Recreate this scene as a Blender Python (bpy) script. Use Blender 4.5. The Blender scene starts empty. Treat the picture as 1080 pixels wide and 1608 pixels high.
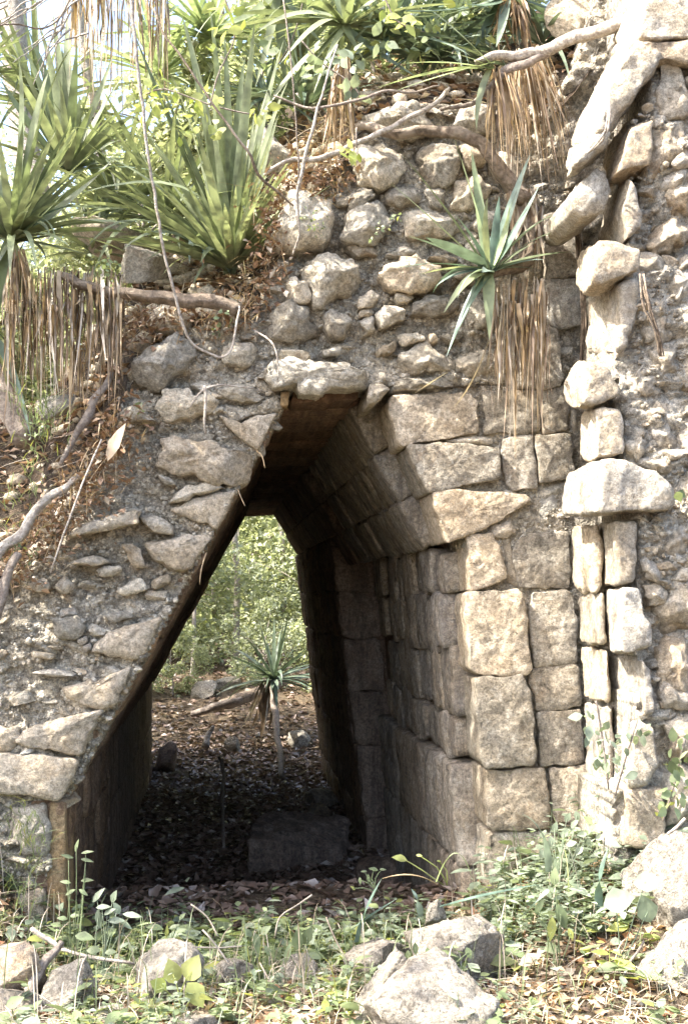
import bpy, bmesh, math, random
import numpy as np
from mathutils import Vector, Matrix, noise
R = math.radians
random.seed(7)
rng = np.random.default_rng(7)
SC = bpy.context.scene
COL = SC.collection

# ------------------------------------------------------------------ camera
FPX = 2233.0                     # focal length in pixels of the 1080x1608 photograph
YAW, PITCH = R(5.135), R(3.41)
CAM = Vector((0.0, -7.0, 1.6))
FWD = Vector((math.sin(YAW)*math.cos(PITCH), math.cos(YAW)*math.cos(PITCH), math.sin(PITCH)))
RGT = Vector((math.cos(YAW), -math.sin(YAW), 0))
UPV = RGT.cross(FWD)
cd = bpy.data.cameras.new('camera'); cam = bpy.data.objects.new('camera', cd); COL.objects.link(cam)
cam.matrix_world = Matrix((( RGT.x, UPV.x, -FWD.x, CAM.x), (RGT.y, UPV.y, -FWD.y, CAM.y), (RGT.z, UPV.z, -FWD.z, CAM.z), (0,0,0,1)))
cd.sensor_fit = 'VERTICAL'; cd.sensor_height = 36.0; cd.lens = 36.0*FPX/1608.0
cd.clip_start = 0.1; cd.clip_end = 800
SC.camera = cam
# ------------------------------------------------------------------ world, sun, exposure
SUN = Vector((-0.60, -0.17, 0.78)).normalized()          # towards the sun
w = bpy.data.worlds.new('World'); SC.world = w; w.use_nodes = True
nt = w.node_tree; nt.nodes.clear()
sky = nt.nodes.new('ShaderNodeTexSky'); sky.sky_type = 'NISHITA'; sky.sun_disc = False
sky.sun_elevation = math.asin(SUN.z); sky.sun_rotation = math.atan2(SUN.x, SUN.y)
sky.dust_density = 4.0; sky.air_density = .9; sky.ozone_density = 1.0
bg = nt.nodes.new('ShaderNodeBackground'); bg.inputs[1].default_value = 0.15
wo = nt.nodes.new('ShaderNodeOutputWorld')
nt.links.new(sky.outputs[0], bg.inputs[0]); nt.links.new(bg.outputs[0], wo.inputs[0])
sd = bpy.data.lights.new('sun', 'SUN'); sd.energy = 3.4; sd.angle = R(0.5); sd.color = (1.0, 0.945, 0.86)
so = bpy.data.objects.new('sun', sd); COL.objects.link(so)
so.rotation_euler = SUN.to_track_quat('Z', 'Y').to_euler()
SC.view_settings.view_transform = 'Standard'; SC.view_settings.look = 'None'
SC.view_settings.exposure = 2.4; SC.view_settings.gamma = 1.0
SC.view_settings.use_curve_mapping = False
SC.cycles.max_bounces = 8; SC.cycles.diffuse_bounces = 5; SC.cycles.transmission_bounces = 4
SC.cycles.transparent_max_bounces = 4

# ------------------------------------------------------------------ pixel -> world
def ray(px, py):
    return (RGT*((px-540)/FPX) + UPV*(-(py-804)/FPX) + FWD)
def P(px, py, Y=0.0):
    d = ray(px, py); t = (Y-CAM.y)/d.y
    return CAM + d*t
def PL(px, py, p0, n):
    d = ray(px, py); t = (p0-CAM).dot(n)/d.dot(n)
    return CAM + d*t

# ------------------------------------------------------------------ materials
def newmat(name):
    m = bpy.data.materials.new(name); m.use_nodes = True
    t = m.node_tree; t.nodes.clear()
    return m, t
def N(t, kind, **kw):
    n = t.nodes.new(kind)
    for k, v in kw.items():
        if k.startswith('i_'):
            n.inputs[int(k[2:])].default_value = v
        else: setattr(n, k, v)
    return n
def rgb(c): return (c[0], c[1], c[2], 1)
def mixc(t, fac, a, b, blend='MIX'):
    m = t.nodes.new('ShaderNodeMix'); m.data_type = 'RGBA'; m.blend_type = blend
    for sock, v in ((m.inputs[0], fac), (m.inputs[6], a), (m.inputs[7], b)):
        if hasattr(v, 'is_output') or isinstance(v, bpy.types.NodeSocket): t.links.new(v, sock)
        else: sock.default_value = v
    return m.outputs[2]
def ramp(t, src, a, b, lo=0.0, hi=1.0):
    m = t.nodes.new('ShaderNodeMapRange'); m.inputs[1].default_value = a; m.inputs[2].default_value = b
    m.inputs[3].default_value = lo; m.inputs[4].default_value = hi; m.interpolation_type = 'SMOOTHSTEP'
    t.links.new(src, m.inputs[0]); return m.outputs[0]
def mth(t, op, a, b=None):
    m = t.nodes.new('ShaderNodeMath'); m.operation = op
    for i, v in enumerate((a, b)):
        if v is None: continue
        if isinstance(v, bpy.types.NodeSocket): t.links.new(v, m.inputs[i])
        else: m.inputs[i].default_value = v
    return m.outputs[0]

def stone_mat(name, c1, c2, light=(.62,.60,.54), dark=(.085,.08,.07), ochre=(.40,.25,.13),
              a_light=.55, a_dark=.5, a_ochre=.35, streak=0.0, streak_c=(.05,.04,.035), sdir=(9,9,.7),
              bump=.012, gravel=0.0, vary=.25, rough=.92):
    wm = lambda c: (min(.9, c[0]*1.03), c[1]*1.0, c[2]*.93)
    c1, c2, light, dark = wm(c1), wm(c2), wm(light), wm(dark)
    m, t = newmat(name)
    L = t.links
    geo = N(t, 'ShaderNodeNewGeometry'); oi = N(t, 'ShaderNodeObjectInfo')
    off = N(t, 'ShaderNodeVectorMath', operation='SCALE'); off.inputs[0].default_value = (7.3, 3.1, 5.7)
    L.new(oi.outputs['Random'], off.inputs['Scale'])
    pos = N(t, 'ShaderNodeVectorMath', operation='ADD')
    L.new(geo.outputs['Position'], pos.inputs[0]); L.new(off.outputs[0], pos.inputs[1])
    V = pos.outputs[0]
    def nz(scale, det=4, r=.6, d=0.0, vec=None):
        n = N(t, 'ShaderNodeTexNoise'); n.inputs['Scale'].default_value = scale; n.inputs['Detail'].default_value = det
        n.inputs['Roughness'].default_value = r; n.inputs['Distortion'].default_value = d
        L.new(vec or V, n.inputs['Vector']); return n.outputs[0]
    n1 = nz(5, 5, .66, .3); n2 = nz(17, 7, .75, .5); n3 = nz(48, 5, .7); n4 = nz(170, 3, .7)
    base = mixc(t, ramp(t, n1, .35, .65), rgb(c1), rgb(c2))
    och = nz(4.2, 5, .65, .8)
    base = mixc(t, mth(t, 'MULTIPLY', ramp(t, och, .52, .72), a_ochre), base, rgb(ochre))
    base = mixc(t, mth(t, 'MULTIPLY', ramp(t, n2, .50, .62), a_light), base, rgb(light))
    dk = nz(9, 7, .78, .5)
    base = mixc(t, mth(t, 'MULTIPLY', ramp(t, dk, .53, .66), a_dark), base, rgb(dark))
    sp = nz(60, 4, .8)
    base = mixc(t, mth(t, 'MULTIPLY', ramp(t, sp, .57, .66), min(1, a_dark*.9)), base, rgb(dark))
    # grain
    g = ramp(t, n3, .28, .72, .58, 1.42)
    gv = N(t, 'ShaderNodeCombineColor'); [L.new(g, gv.inputs[i]) for i in range(3)]
    base = mixc(t, 1.0, base, gv.outputs[0], 'MULTIPLY')
    g = ramp(t, n4, .3, .7, .74, 1.26)
    gv = N(t, 'ShaderNodeCombineColor'); [L.new(g, gv.inputs[i]) for i in range(3)]
    base = mixc(t, 1.0, base, gv.outputs[0], 'MULTIPLY')
    if streak > 0:
        sc = N(t, 'ShaderNodeVectorMath', operation='MULTIPLY'); L.new(V, sc.inputs[0]); sc.inputs[1].default_value = sdir
        s = nz(1.0, 6, .7, .6, vec=sc.outputs[0])
        base = mixc(t, mth(t, 'MULTIPLY', ramp(t, s, .42, .62), streak), base, rgb(streak_c))
        s2 = nz(2.3, 5, .7, .4, vec=sc.outputs[0])
        base = mixc(t, mth(t, 'MULTIPLY', ramp(t, s2, .58, .7), streak*.35), base, rgb(light))
    vr = ramp(t, oi.outputs['Random'], 0, 1, 1-vary, 1+vary)
    vc = N(t, 'ShaderNodeCombineColor'); [L.new(vr, vc.inputs[i]) for i in range(3)]
    base = mixc(t, 1.0, base, vc.outputs[0], 'MULTIPLY')
    hr = mth(t, 'FRACT', mth(t, 'MULTIPLY', oi.outputs['Random'], 7.31))
    base = mixc(t, ramp(t, hr, .55, 1.0, 0, .55 if vary > .1 else 0), base, mixc(t, 1.0, base, (.86, .93, 1.06, 1), 'MULTIPLY'))
    base = mixc(t, ramp(t, hr, .30, 0.0, 0, .4 if vary > .1 else 0), base, mixc(t, 1.0, base, (1.08, .93, .76, 1), 'MULTIPLY'))
    # relief
    h = mth(t, 'MULTIPLY', nz(22, 8, .78, .3), 1.3)
    h = mth(t, 'ADD', h, mth(t, 'MULTIPLY', n3, .7))
    h = mth(t, 'ADD', h, mth(t, 'MULTIPLY', n4, .22))
    vo = N(t, 'ShaderNodeTexVoronoi'); vo.inputs['Scale'].default_value = 75; L.new(V, vo.inputs['Vector'])
    h = mth(t, 'ADD', h, mth(t, 'MULTIPLY', ramp(t, vo.outputs[0], .0, .35), .16 + gravel*.3))
    if gravel > 0:
        wv = N(t, 'ShaderNodeTexNoise'); wv.inputs['Scale'].default_value = 30; wv.inputs['Detail'].default_value = 3; L.new(V, wv.inputs['Vector'])
        ws = N(t, 'ShaderNodeVectorMath', operation='SCALE'); ws.inputs['Scale'].default_value = .035; L.new(wv.outputs['Color'], ws.inputs[0])
        wa = N(t, 'ShaderNodeVectorMath', operation='ADD'); L.new(V, wa.inputs[0]); L.new(ws.outputs[0], wa.inputs[1])
        for vs, am in ((26, 1.0), (62, .6)):
            v2 = N(t, 'ShaderNodeTexVoronoi'); v2.inputs['Scale'].default_value = vs; L.new(wa.outputs[0], v2.inputs['Vector'])
            h = mth(t, 'ADD', h, mth(t, 'MULTIPLY', ramp(t, v2.outputs[0], .6, .05), gravel*am))
            sr = N(t, 'ShaderNodeSeparateColor'); L.new(v2.outputs['Color'], sr.inputs[0])
            cellb = ramp(t, sr.outputs[0], .2, 1.0, 1-.30*gravel*am, 1+.55*gravel*am)
            edge = ramp(t, v2.outputs[0], .42, .62, 1.0, 1-.30*gravel)
            cb = mth(t, 'MULTIPLY', cellb, edge)
            gv = N(t, 'ShaderNodeCombineColor'); [L.new(cb, gv.inputs[i]) for i in range(3)]
            base = mixc(t, 1.0, base, gv.outputs[0], 'MULTIPLY')
    bp = N(t, 'ShaderNodeBump'); bp.inputs['Strength'].default_value = 1.0; bp.inputs['Distance'].default_value = bump*1.5
    L.new(h, bp.inputs['Height'])
    bs = N(t, 'ShaderNodeBsdfPrincipled'); bs.inputs['Roughness'].default_value = rough
    bs.inputs['Specular IOR Level'].default_value = .25
    L.new(base, bs.inputs['Base Color']); L.new(bp.outputs[0], bs.inputs['Normal'])
    o = N(t, 'ShaderNodeOutputMaterial'); L.new(bs.outputs[0], o.inputs[0])
    return m

def leaf_mat(name, c1, c2, trans=.45, c3=None, vary=.35, rough=.5, stripe=False):
    m, t = newmat(name); L = t.links
    geo = N(t, 'ShaderNodeNewGeometry'); oi = N(t, 'ShaderNodeObjectInfo')
    r = mth(t, 'FRACT', mth(t, 'ADD', geo.outputs['Random Per Island'], oi.outputs['Random']))
    base = mixc(t, ramp(t, r, 0, 1), rgb(c1), rgb(c2))
    if c3: base = mixc(t, ramp(t, r, .86, .9), base, rgb(c3))
    n = N(t, 'ShaderNodeTexNoise'); n.inputs['Scale'].default_value = 14; n.inputs['Detail'].default_value = 4
    L.new(geo.outputs['Position'], n.inputs['Vector'])
    g = ramp(t, n.outputs[0], .3, .7, 1-vary, 1+vary)
    gv = N(t, 'ShaderNodeCombineColor'); [L.new(g, gv.inputs[i]) for i in range(3)]
    base = mixc(t, 1.0, base, gv.outputs[0], 'MULTIPLY')
    bs = N(t, 'ShaderNodeBsdfPrincipled'); bs.inputs['Roughness'].default_value = rough
    bs.inputs['Specular IOR Level'].default_value = .5
    L.new(base, bs.inputs['Base Color'])
    tr = N(t, 'ShaderNodeBsdfTranslucent')
    tc = mixc(t, 1.0, base, (1.3, 1.3, .85, 1), 'MULTIPLY'); L.new(tc, tr.inputs[0])
    ms = N(t, 'ShaderNodeMixShader'); ms.inputs[0].default_value = trans
    L.new(bs.outputs[0], ms.inputs[1]); L.new(tr.outputs[0], ms.inputs[2])
    o = N(t, 'ShaderNodeOutputMaterial'); L.new(ms.outputs[0], o.inputs[0])
    return m

def bark_mat(name, c1, c2, sc=(40,40,6), light=None):
    m, t = newmat(name); L = t.links
    tc = N(t, 'ShaderNodeTexCoord')
    n = N(t, 'ShaderNodeTexNoise'); n.inputs['Scale'].default_value = 40; n.inputs['Detail'].default_value = 6; n.inputs['Roughness'].default_value = .7
    L.new(tc.outputs['Object'], n.inputs['Vector'])
    n2 = N(t, 'ShaderNodeTexNoise'); n2.inputs['Scale'].default_value = 5; n2.inputs['Detail'].default_value = 5
    L.new(tc.outputs['Object'], n2.inputs['Vector'])
    base = mixc(t, ramp(t, n.outputs[0], .35, .65), rgb(c1), rgb(c2))
    if light: base = mixc(t, ramp(t, n2.outputs[0], .5, .6, 0, .7), base, rgb(light))
    bp = N(t, 'ShaderNodeBump'); bp.inputs['Distance'].default_value = .02; L.new(n.outputs[0], bp.inputs['Height'])
    bs = N(t, 'ShaderNodeBsdfPrincipled'); bs.inputs['Roughness'].default_value = .85
    L.new(base, bs.inputs['Base Color']); L.new(bp.outputs[0], bs.inputs['Normal'])
    o = N(t, 'ShaderNodeOutputMaterial'); L.new(bs.outputs[0], o.inputs[0])
    return m

M = {}
M['ashlar'] = stone_mat('weathered_limestone', (.34,.295,.23), (.41,.375,.32), light=(.58,.55,.49), a_light=.6, a_dark=.7, a_ochre=.3, vary=.26)
M['pier'] = stone_mat('pale_limestone', (.44,.375,.285), (.49,.445,.37), light=(.60,.57,.51), a_light=.55, a_dark=.30, a_ochre=.35, ochre=(.42,.27,.15), streak=.28, streak_c=(.24,.22,.20), sdir=(16,16,2.2), vary=.12)
M['rubble'] = stone_mat('rubble_limestone', (.41,.365,.29), (.49,.455,.39), light=(.58,.55,.48), a_light=.6, a_dark=.42, a_ochre=.40, ochre=(.36,.23,.13), vary=.28)
M['facing'] = stone_mat('facing_limestone', (.42,.355,.27), (.48,.43,.36), light=(.50,.46,.40), a_light=.45, a_dark=.30, a_ochre=.5, ochre=(.36,.25,.13), vary=.10)
M['mortar'] = stone_mat('lime_rubble_core', (.50,.445,.355), (.58,.535,.455), light=(.70,.67,.61), dark=(.16,.14,.115), a_light=.6, a_dark=.42, a_ochre=.25, gravel=.6, bump=.02, vary=.04)
M['mortar_pale'] = stone_mat('pale_lime_rubble_core', (.62,.565,.475), (.69,.65,.58), light=(.78,.76,.71), dark=(.28,.245,.20), a_light=.6, a_dark=.25, a_ochre=.25, gravel=.45, bump=.02, vary=.04)
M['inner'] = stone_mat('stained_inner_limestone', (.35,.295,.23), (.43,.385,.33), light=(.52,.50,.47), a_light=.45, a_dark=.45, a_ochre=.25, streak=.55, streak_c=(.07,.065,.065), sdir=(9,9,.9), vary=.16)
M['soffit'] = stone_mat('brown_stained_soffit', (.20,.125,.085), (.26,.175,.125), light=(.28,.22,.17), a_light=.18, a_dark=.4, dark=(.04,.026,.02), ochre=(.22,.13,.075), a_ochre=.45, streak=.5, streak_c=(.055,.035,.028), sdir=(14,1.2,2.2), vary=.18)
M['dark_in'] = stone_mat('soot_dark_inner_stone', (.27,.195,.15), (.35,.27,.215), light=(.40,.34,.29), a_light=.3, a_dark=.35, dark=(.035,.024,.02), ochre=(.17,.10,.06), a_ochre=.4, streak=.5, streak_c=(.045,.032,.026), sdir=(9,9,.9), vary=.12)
M['soffit_bounce'] = stone_mat('bounce_lightened_brown_soffit', (.36,.25,.165), (.43,.32,.225), light=(.50,.42,.32), a_light=.3, a_dark=.4, dark=(.12,.08,.06), ochre=(.38,.22,.12), a_ochre=.4, streak=.55, streak_c=(.14,.09,.065), sdir=(14,1.2,2.2), vary=.12)  # soffit brown made lighter near the mouth to stand for ground-bounced light
M['wall_bounce'] = stone_mat('bounce_lightened_streaked_plaster', (.27,.185,.12), (.34,.25,.18), light=(.46,.38,.29), a_light=.25, a_dark=.5, dark=(.08,.055,.04), ochre=(.34,.21,.12), a_ochre=.4, streak=.6, streak_c=(.10,.065,.05), sdir=(11,11,1.0), vary=.12)  # streaked near wall, its brown lightened in place of light reflected off the ground
M['soil'] = stone_mat('dark_humus_soil', (.075,.055,.04), (.12,.09,.065), light=(.26,.22,.17), dark=(.03,.022,.016), a_light=.3, a_dark=.6, a_ochre=.2, gravel=.5, bump=.03, vary=0)
M['ground'] = stone_mat('leafy_dry_earth', (.14,.10,.07), (.22,.17,.115), light=(.34,.29,.21), dark=(.05,.038,.028), a_light=.4, a_dark=.6, a_ochre=.3, gravel=.5, bump=.03, vary=0)
M['boulder'] = stone_mat('grey_pitted_limestone', (.33,.30,.26), (.41,.38,.33), light=(.58,.55,.50), dark=(.08,.07,.06), a_light=.5, a_dark=.8, a_ochre=.12, bump=.022, vary=.08)
M['tan'] = stone_mat('tan_plaster_strip', (.36,.25,.135), (.40,.30,.18), light=(.48,.40,.28), a_light=.3, a_dark=.25, a_ochre=.6, streak=.35, streak_c=(.20,.12,.06), sdir=(14,14,.8), vary=.03)
M['yucca'] = leaf_mat('yucca_leaf', (.14,.17,.09), (.25,.28,.165), trans=.30)
M['yucca_blue'] = leaf_mat('blue_green_blade', (.12,.18,.14), (.20,.26,.21), trans=.25)
M['yucca_pale'] = leaf_mat('sunlit_pale_blade', (.24,.30,.16), (.32,.37,.22), trans=.3)
M['agave'] = leaf_mat('dark_blue_green_blade', (.08,.115,.075), (.15,.19,.13), trans=.18)
M['straw'] = leaf_mat('dead_straw_blade', (.30,.20,.10), (.42,.32,.20), trans=.25)
M['straw_pale'] = leaf_mat('bleached_dead_blade', (.36,.29,.21), (.50,.44,.36), trans=.2)
M['dead_brown'] = leaf_mat('brown_dead_blade', (.16,.11,.07), (.28,.20,.13), trans=.2)
M['herb'] = leaf_mat('herb_leaf', (.15,.19,.095), (.26,.31,.17), trans=.38, c3=(.32,.34,.10))
M['herb_blue'] = leaf_mat('grey_green_herb_leaf', (.18,.22,.15), (.30,.35,.26), trans=.4)
M['lime'] = leaf_mat('lime_young_leaf', (.26,.31,.08), (.38,.40,.16), trans=.5)
M['wood_leaf'] = leaf_mat('forest_leaf', (.25,.28,.17), (.44,.47,.32), trans=.45, c3=(.50,.50,.34))
M['wood_leaf2'] = leaf_mat('grey_green_forest_leaf', (.22,.25,.165), (.40,.43,.31), trans=.45)
M['litter'] = leaf_mat('brown_leaf_litter', (.20,.115,.065), (.36,.24,.15), trans=.12, c3=(.48,.40,.30), vary=.3)
M['litter_dark'] = leaf_mat('dark_brown_leaf_litter', (.16,.105,.075), (.28,.205,.155), trans=.1, c3=(.45,.39,.34), vary=.3, rough=.38)
M['litter_pale'] = leaf_mat('bleached_leaf_litter', (.36,.26,.16), (.52,.42,.30), trans=.2, c3=(.34,.16,.08), vary=.25)
M['bark'] = bark_mat('grey_bark', (.16,.125,.10), (.32,.27,.22))
M['bark_pale'] = bark_mat('bleached_bark', (.24,.20,.16), (.52,.47,.40))
M['bark_dark'] = bark_mat('brown_root_bark', (.10,.075,.05), (.25,.19,.135), light=(.34,.28,.21))
M['trunk'] = bark_mat('pale_forest_trunk', (.26,.22,.18), (.42,.38,.33))

# ------------------------------------------------------------------ object helpers
def wpos(parent):
    v = Vector((0,0,0)); o = parent
    while o is not None: v = v + o.location; o = o.parent
    return v
def link(name, me, mat, parent=None, loc=(0,0,0), smooth=True):
    o = bpy.data.objects.new(name, me); COL.objects.link(o)
    if mat is not None and not me.materials: me.materials.append(mat)
    if smooth and len(me.polygons):
        me.polygons.foreach_set('use_smooth', np.ones(len(me.polygons), dtype=bool))
    l = Vector(loc)
    if parent is not None:
        o.parent = parent; l = l - wpos(parent)
    o.location = l
    return o
def thing(name, label, cat, loc=(0,0,0), group=None):
    o = bpy.data.objects.new(name, None); COL.objects.link(o); o.location = loc
    o.empty_display_size = .1
    return tag(o, label, cat, group)
def tag(o, label, cat, group=None):
    o['label'] = label; o['category'] = cat
    if group: o['group'] = group
    o['kind'] = 'thing'
    return o
def kind(o, k): o['kind'] = k; return o
def mesh(name, V, F):
    me = bpy.data.meshes.new(name); me.from_pydata([tuple(v) for v in V], [], F); me.update(); return me
def npmesh(name, V, F):
    """V (n,3) array, F (m,k) int array of k-gons"""
    me = bpy.data.meshes.new(name); V = np.asarray(V, dtype=np.float32); F = np.asarray(F, dtype=np.int32)
    me.vertices.add(len(V)); me.vertices.foreach_set('co', V.ravel())
    m, k = F.shape
    me.loops.add(m*k); me.loops.foreach_set('vertex_index', F.ravel())
    me.polygons.add(m); me.polygons.foreach_set('loop_start', np.arange(0, m*k, k, dtype=np.int32))
    me.polygons.foreach_set('loop_total', np.full(m, k, dtype=np.int32))
    me.update(calc_edges=True); me.validate(); return me

def fb(v, f, octv=3):
    s = 0; a = 1
    for _ in range(octv):
        s += a*noise.noise(v*f); f *= 2.1; a *= .5
    return s
def chaikin(p, r, n):
    for _ in range(n):
        q = []
        for i in range(len(p)):
            a, b = p[i], p[(i+1) % len(p)]
            q.append(a*(1-r)+b*r); q.append(a*r+b*(1-r))
        p = q
    return p
def resample(p, n):
    L = [(p[(i+1) % len(p)]-p[i]).length for i in range(len(p))]; T = sum(L); out = []; i = 0; acc = 0
    for k in range(n):
        s = T*k/n
        while acc+L[i] < s: acc += L[i]; i += 1
        out.append(p[i].lerp(p[(i+1) % len(p)], (s-acc)/max(L[i], 1e-9)))
    return out

def relief_mesh(pts, nrm, depth, bulge=.02, rough=.008, bevel=.018, seed=0, facets=0, res=.017, corner=.07, back=.96, gap=.004, tilt=None):
    """a block: traced outline of its visible face, dressed face domed and chipped, body running back by depth"""
    rnd = random.Random(seed)
    c = sum(pts, Vector())/len(pts); n = nrm.normalized()
    loc = [p-c for p in pts]
    loc = chaikin(loc, corner, 2)
    per = sum((loc[(i+1) % len(loc)]-loc[i]).length for i in range(len(loc)))
    K = max(12, min(72, int(per/res))); loc = resample(loc, K)
    so = Vector((rnd.uniform(0, 90), rnd.uniform(0, 90), rnd.uniform(0, 90)))
    loc = [p*(1-gap/max(.02, p.length)) for p in loc]
    loc = [p*(1+(fb(p+so, 9, 2)*rough*1.2+noise.noise((p+so)*32)*rough*.6)/max(.05, p.length)) for p in loc]
    rmin = min(p.length for p in loc); rmean = sum(p.length for p in loc)/K
    bevel = min(bevel, rmin*.4)
    V = []; rings = 0
    nb = max(1, min(10, int(depth/.07)))
    for k in range(nb, 0, -1):
        z = -bevel - (depth-bevel)*k/nb
        for p in loc: V.append(p*(1-(1-back)*k/nb) + n*z)
        rings += 1
    for (sh, z) in ((0, -bevel), (.3, -bevel*.3), (1.0, 0)):
        for p in loc: V.append(p*(1-bevel*sh/p.length) + n*z)
        rings += 1
    ni = max(2, min(9, int(rmean/res*.8)))
    for k in range(1, ni):
        f = 1-k/ni
        for p in loc:
            q = p*(1-bevel/p.length)*f
            V.append(q + n*(bulge*(1-f**2.5)))
        rings += 1
    V.append(n*bulge)
    if facets:
        for _ in range(facets):
            tx = Vector((rnd.uniform(-1,1), rnd.uniform(-1,1), rnd.uniform(-1,1)))
            tx = (tx - n*tx.dot(n)).normalized()
            fn = (n + tx*rnd.uniform(.3, 1.3)).normalized()
            ext = max(v.dot(fn) for v in V[-ni*K:]); off = ext*rnd.uniform(.45, .8)
            for i in range((nb)*K, len(V)):
                d = V[i].dot(fn)-off
                if d > 0: V[i] = V[i]-fn*d*.92
    for i, v in enumerate(V):
        q = v+so
        d = fb(q, 9, 3)*rough + (.35-abs(noise.noise(q*17+Vector((3,1,2)))))*rough*1.1 + noise.noise(q*44)*rough*.45
        rad = v - n*v.dot(n)
        side = 0 if i >= (nb+2)*K else 1
        dirv = (rad.normalized() if side and rad.length > 1e-6 else n)
        V[i] = v + dirv*d
    F = []
    for r in range(rings-1):
        for k in range(K):
            a = r*K+k; b = r*K+(k+1) % K
            F.append((a, b, b+K, a+K))
    last = (rings-1)*K
    for k in range(K): F.append((last+k, last+(k+1) % K, len(V)-1))
    F.append(tuple(reversed(range(K))))
    # orientation
    me = mesh('stone', V, F)
    bm = bmesh.new(); bm.from_mesh(me); bmesh.ops.recalc_face_normals(bm, faces=bm.faces); bm.to_mesh(me); bm.free()
    return me, c
SEED = [100]
def stone(pts, nrm, depth, mat, parent, name='stone', **kw):
    SEED[0] += 1; kw.setdefault('seed', SEED[0])
    me, c = relief_mesh(pts, nrm, depth, **kw)
    return link(name, me, M[mat], parent, c)
FRONT = Vector((0, -1, 0))
def fstone(poly, Y, depth, mat, parent, name='stone', **kw):
    return stone([P(x, y, Y) for x, y in poly], FRONT, depth, mat, parent, name, **kw)

def hull_stone(pts, mat, parent, name='stone', rough=.013, res=.035, rnd=1, label=None):
    SEED[0] += 1; so = Vector((SEED[0]*1.37 % 50, SEED[0]*2.11 % 50, 3))
    c = sum(pts, Vector())/len(pts)
    bm = bmesh.new()
    for p in pts: bm.verts.new(p-c)
    r = bmesh.ops.convex_hull(bm, input=bm.verts)
    bmesh.ops.delete(bm, geom=list({g for g in r['geom_interior'] if isinstance(g, bmesh.types.BMVert)}), context='VERTS')
    bmesh.ops.remove_doubles(bm, verts=bm.verts, dist=.004)
    bmesh.ops.dissolve_limit(bm, angle_limit=R(6), verts=bm.verts, edges=bm.edges)
    bmesh.ops.bevel(bm, geom=list(bm.edges), offset=.007, segments=1, affect='EDGES')
    bmesh.ops.triangulate(bm, faces=bm.faces)
    for _ in range(4):
        e = [e for e in bm.edges if e.calc_length() > res]
        if not e: break
        bmesh.ops.subdivide_edges(bm, edges=e, cuts=1)
        bmesh.ops.triangulate(bm, faces=bm.faces)
    for _ in range(rnd): bmesh.ops.smooth_vert(bm, verts=bm.verts, factor=.35, use_axis_x=True, use_axis_y=True, use_axis_z=True)
    bm.normal_update()
    for v in bm.verts:
        q = v.co+so; v.co = v.co + v.normal*(fb(q, 7, 3)*rough*1.2 + (.3-abs(noise.noise(q*15)))*rough + noise.noise(q*34)*rough*.4)
    bmesh.ops.recalc_face_normals(bm, faces=bm.faces)
    me = bpy.data.meshes.new('stone'); bm.to_mesh(me); bm.free()
    o = link(name, me, M[mat], parent, c)
    if label: o['label'] = label
    return o

def boulder_mesh(size, seed, sub=4, cuts=16, rough=.09, cutlo=.5, cuthi=.85, fine=1.0, pits=0):
    rnd = random.Random(seed); bm = bmesh.new()
    bmesh.ops.create_icosphere(bm, subdivisions=sub, radius=1.0)
    pl = []
    for _ in range(cuts):
        n = Vector((rnd.gauss(0,1), rnd.gauss(0,1), rnd.gauss(0,1))).normalized(); pl.append((n, rnd.uniform(cutlo, cuthi)))
    so = Vector((rnd.uniform(0,50), rnd.uniform(0,50), rnd.uniform(0,50)))
    for v in bm.verts:
        p = v.co.copy()
        for n, d in pl:
            e = p.dot(n)-d
            if e > 0: p = p - n*e*.94
        r = 1 + fb(p*1.0+so, 1.3, 3)*rough*1.5 + fb(p+so, 5, 4)*rough*.6*fine - abs(noise.noise((p+so)*3.2))*rough*.9*fine + (.12-min(.12, abs(noise.noise((p+so)*9))))*-rough*1.2*fine
        if pits:
            vv = noise.voronoi((p+so)*7.0)[0]; r -= max(0, .32-vv[0])*.30*pits
            vv = noise.voronoi((p+so)*15.0)[0]; r -= max(0, .3-vv[0])*.12*pits; r += noise.noise((p+so)*26)*.012
        p = p*r
        v.co = Vector((p.x*size[0], p.y*size[1], p.z*size[2]))
    me = bpy.data.meshes.new('boulder'); bm.to_mesh(me); bm.free(); return me

def inpoly(x, y, poly):
    ins = False; n = len(poly); j = n-1
    for i in range(n):
        xi, yi = poly[i]; xj, yj = poly[j]
        if (yi > y) != (yj > y) and x < (xj-xi)*(y-yi)/(yj-yi)+xi: ins = not ins
        j = i
    return ins

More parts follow.
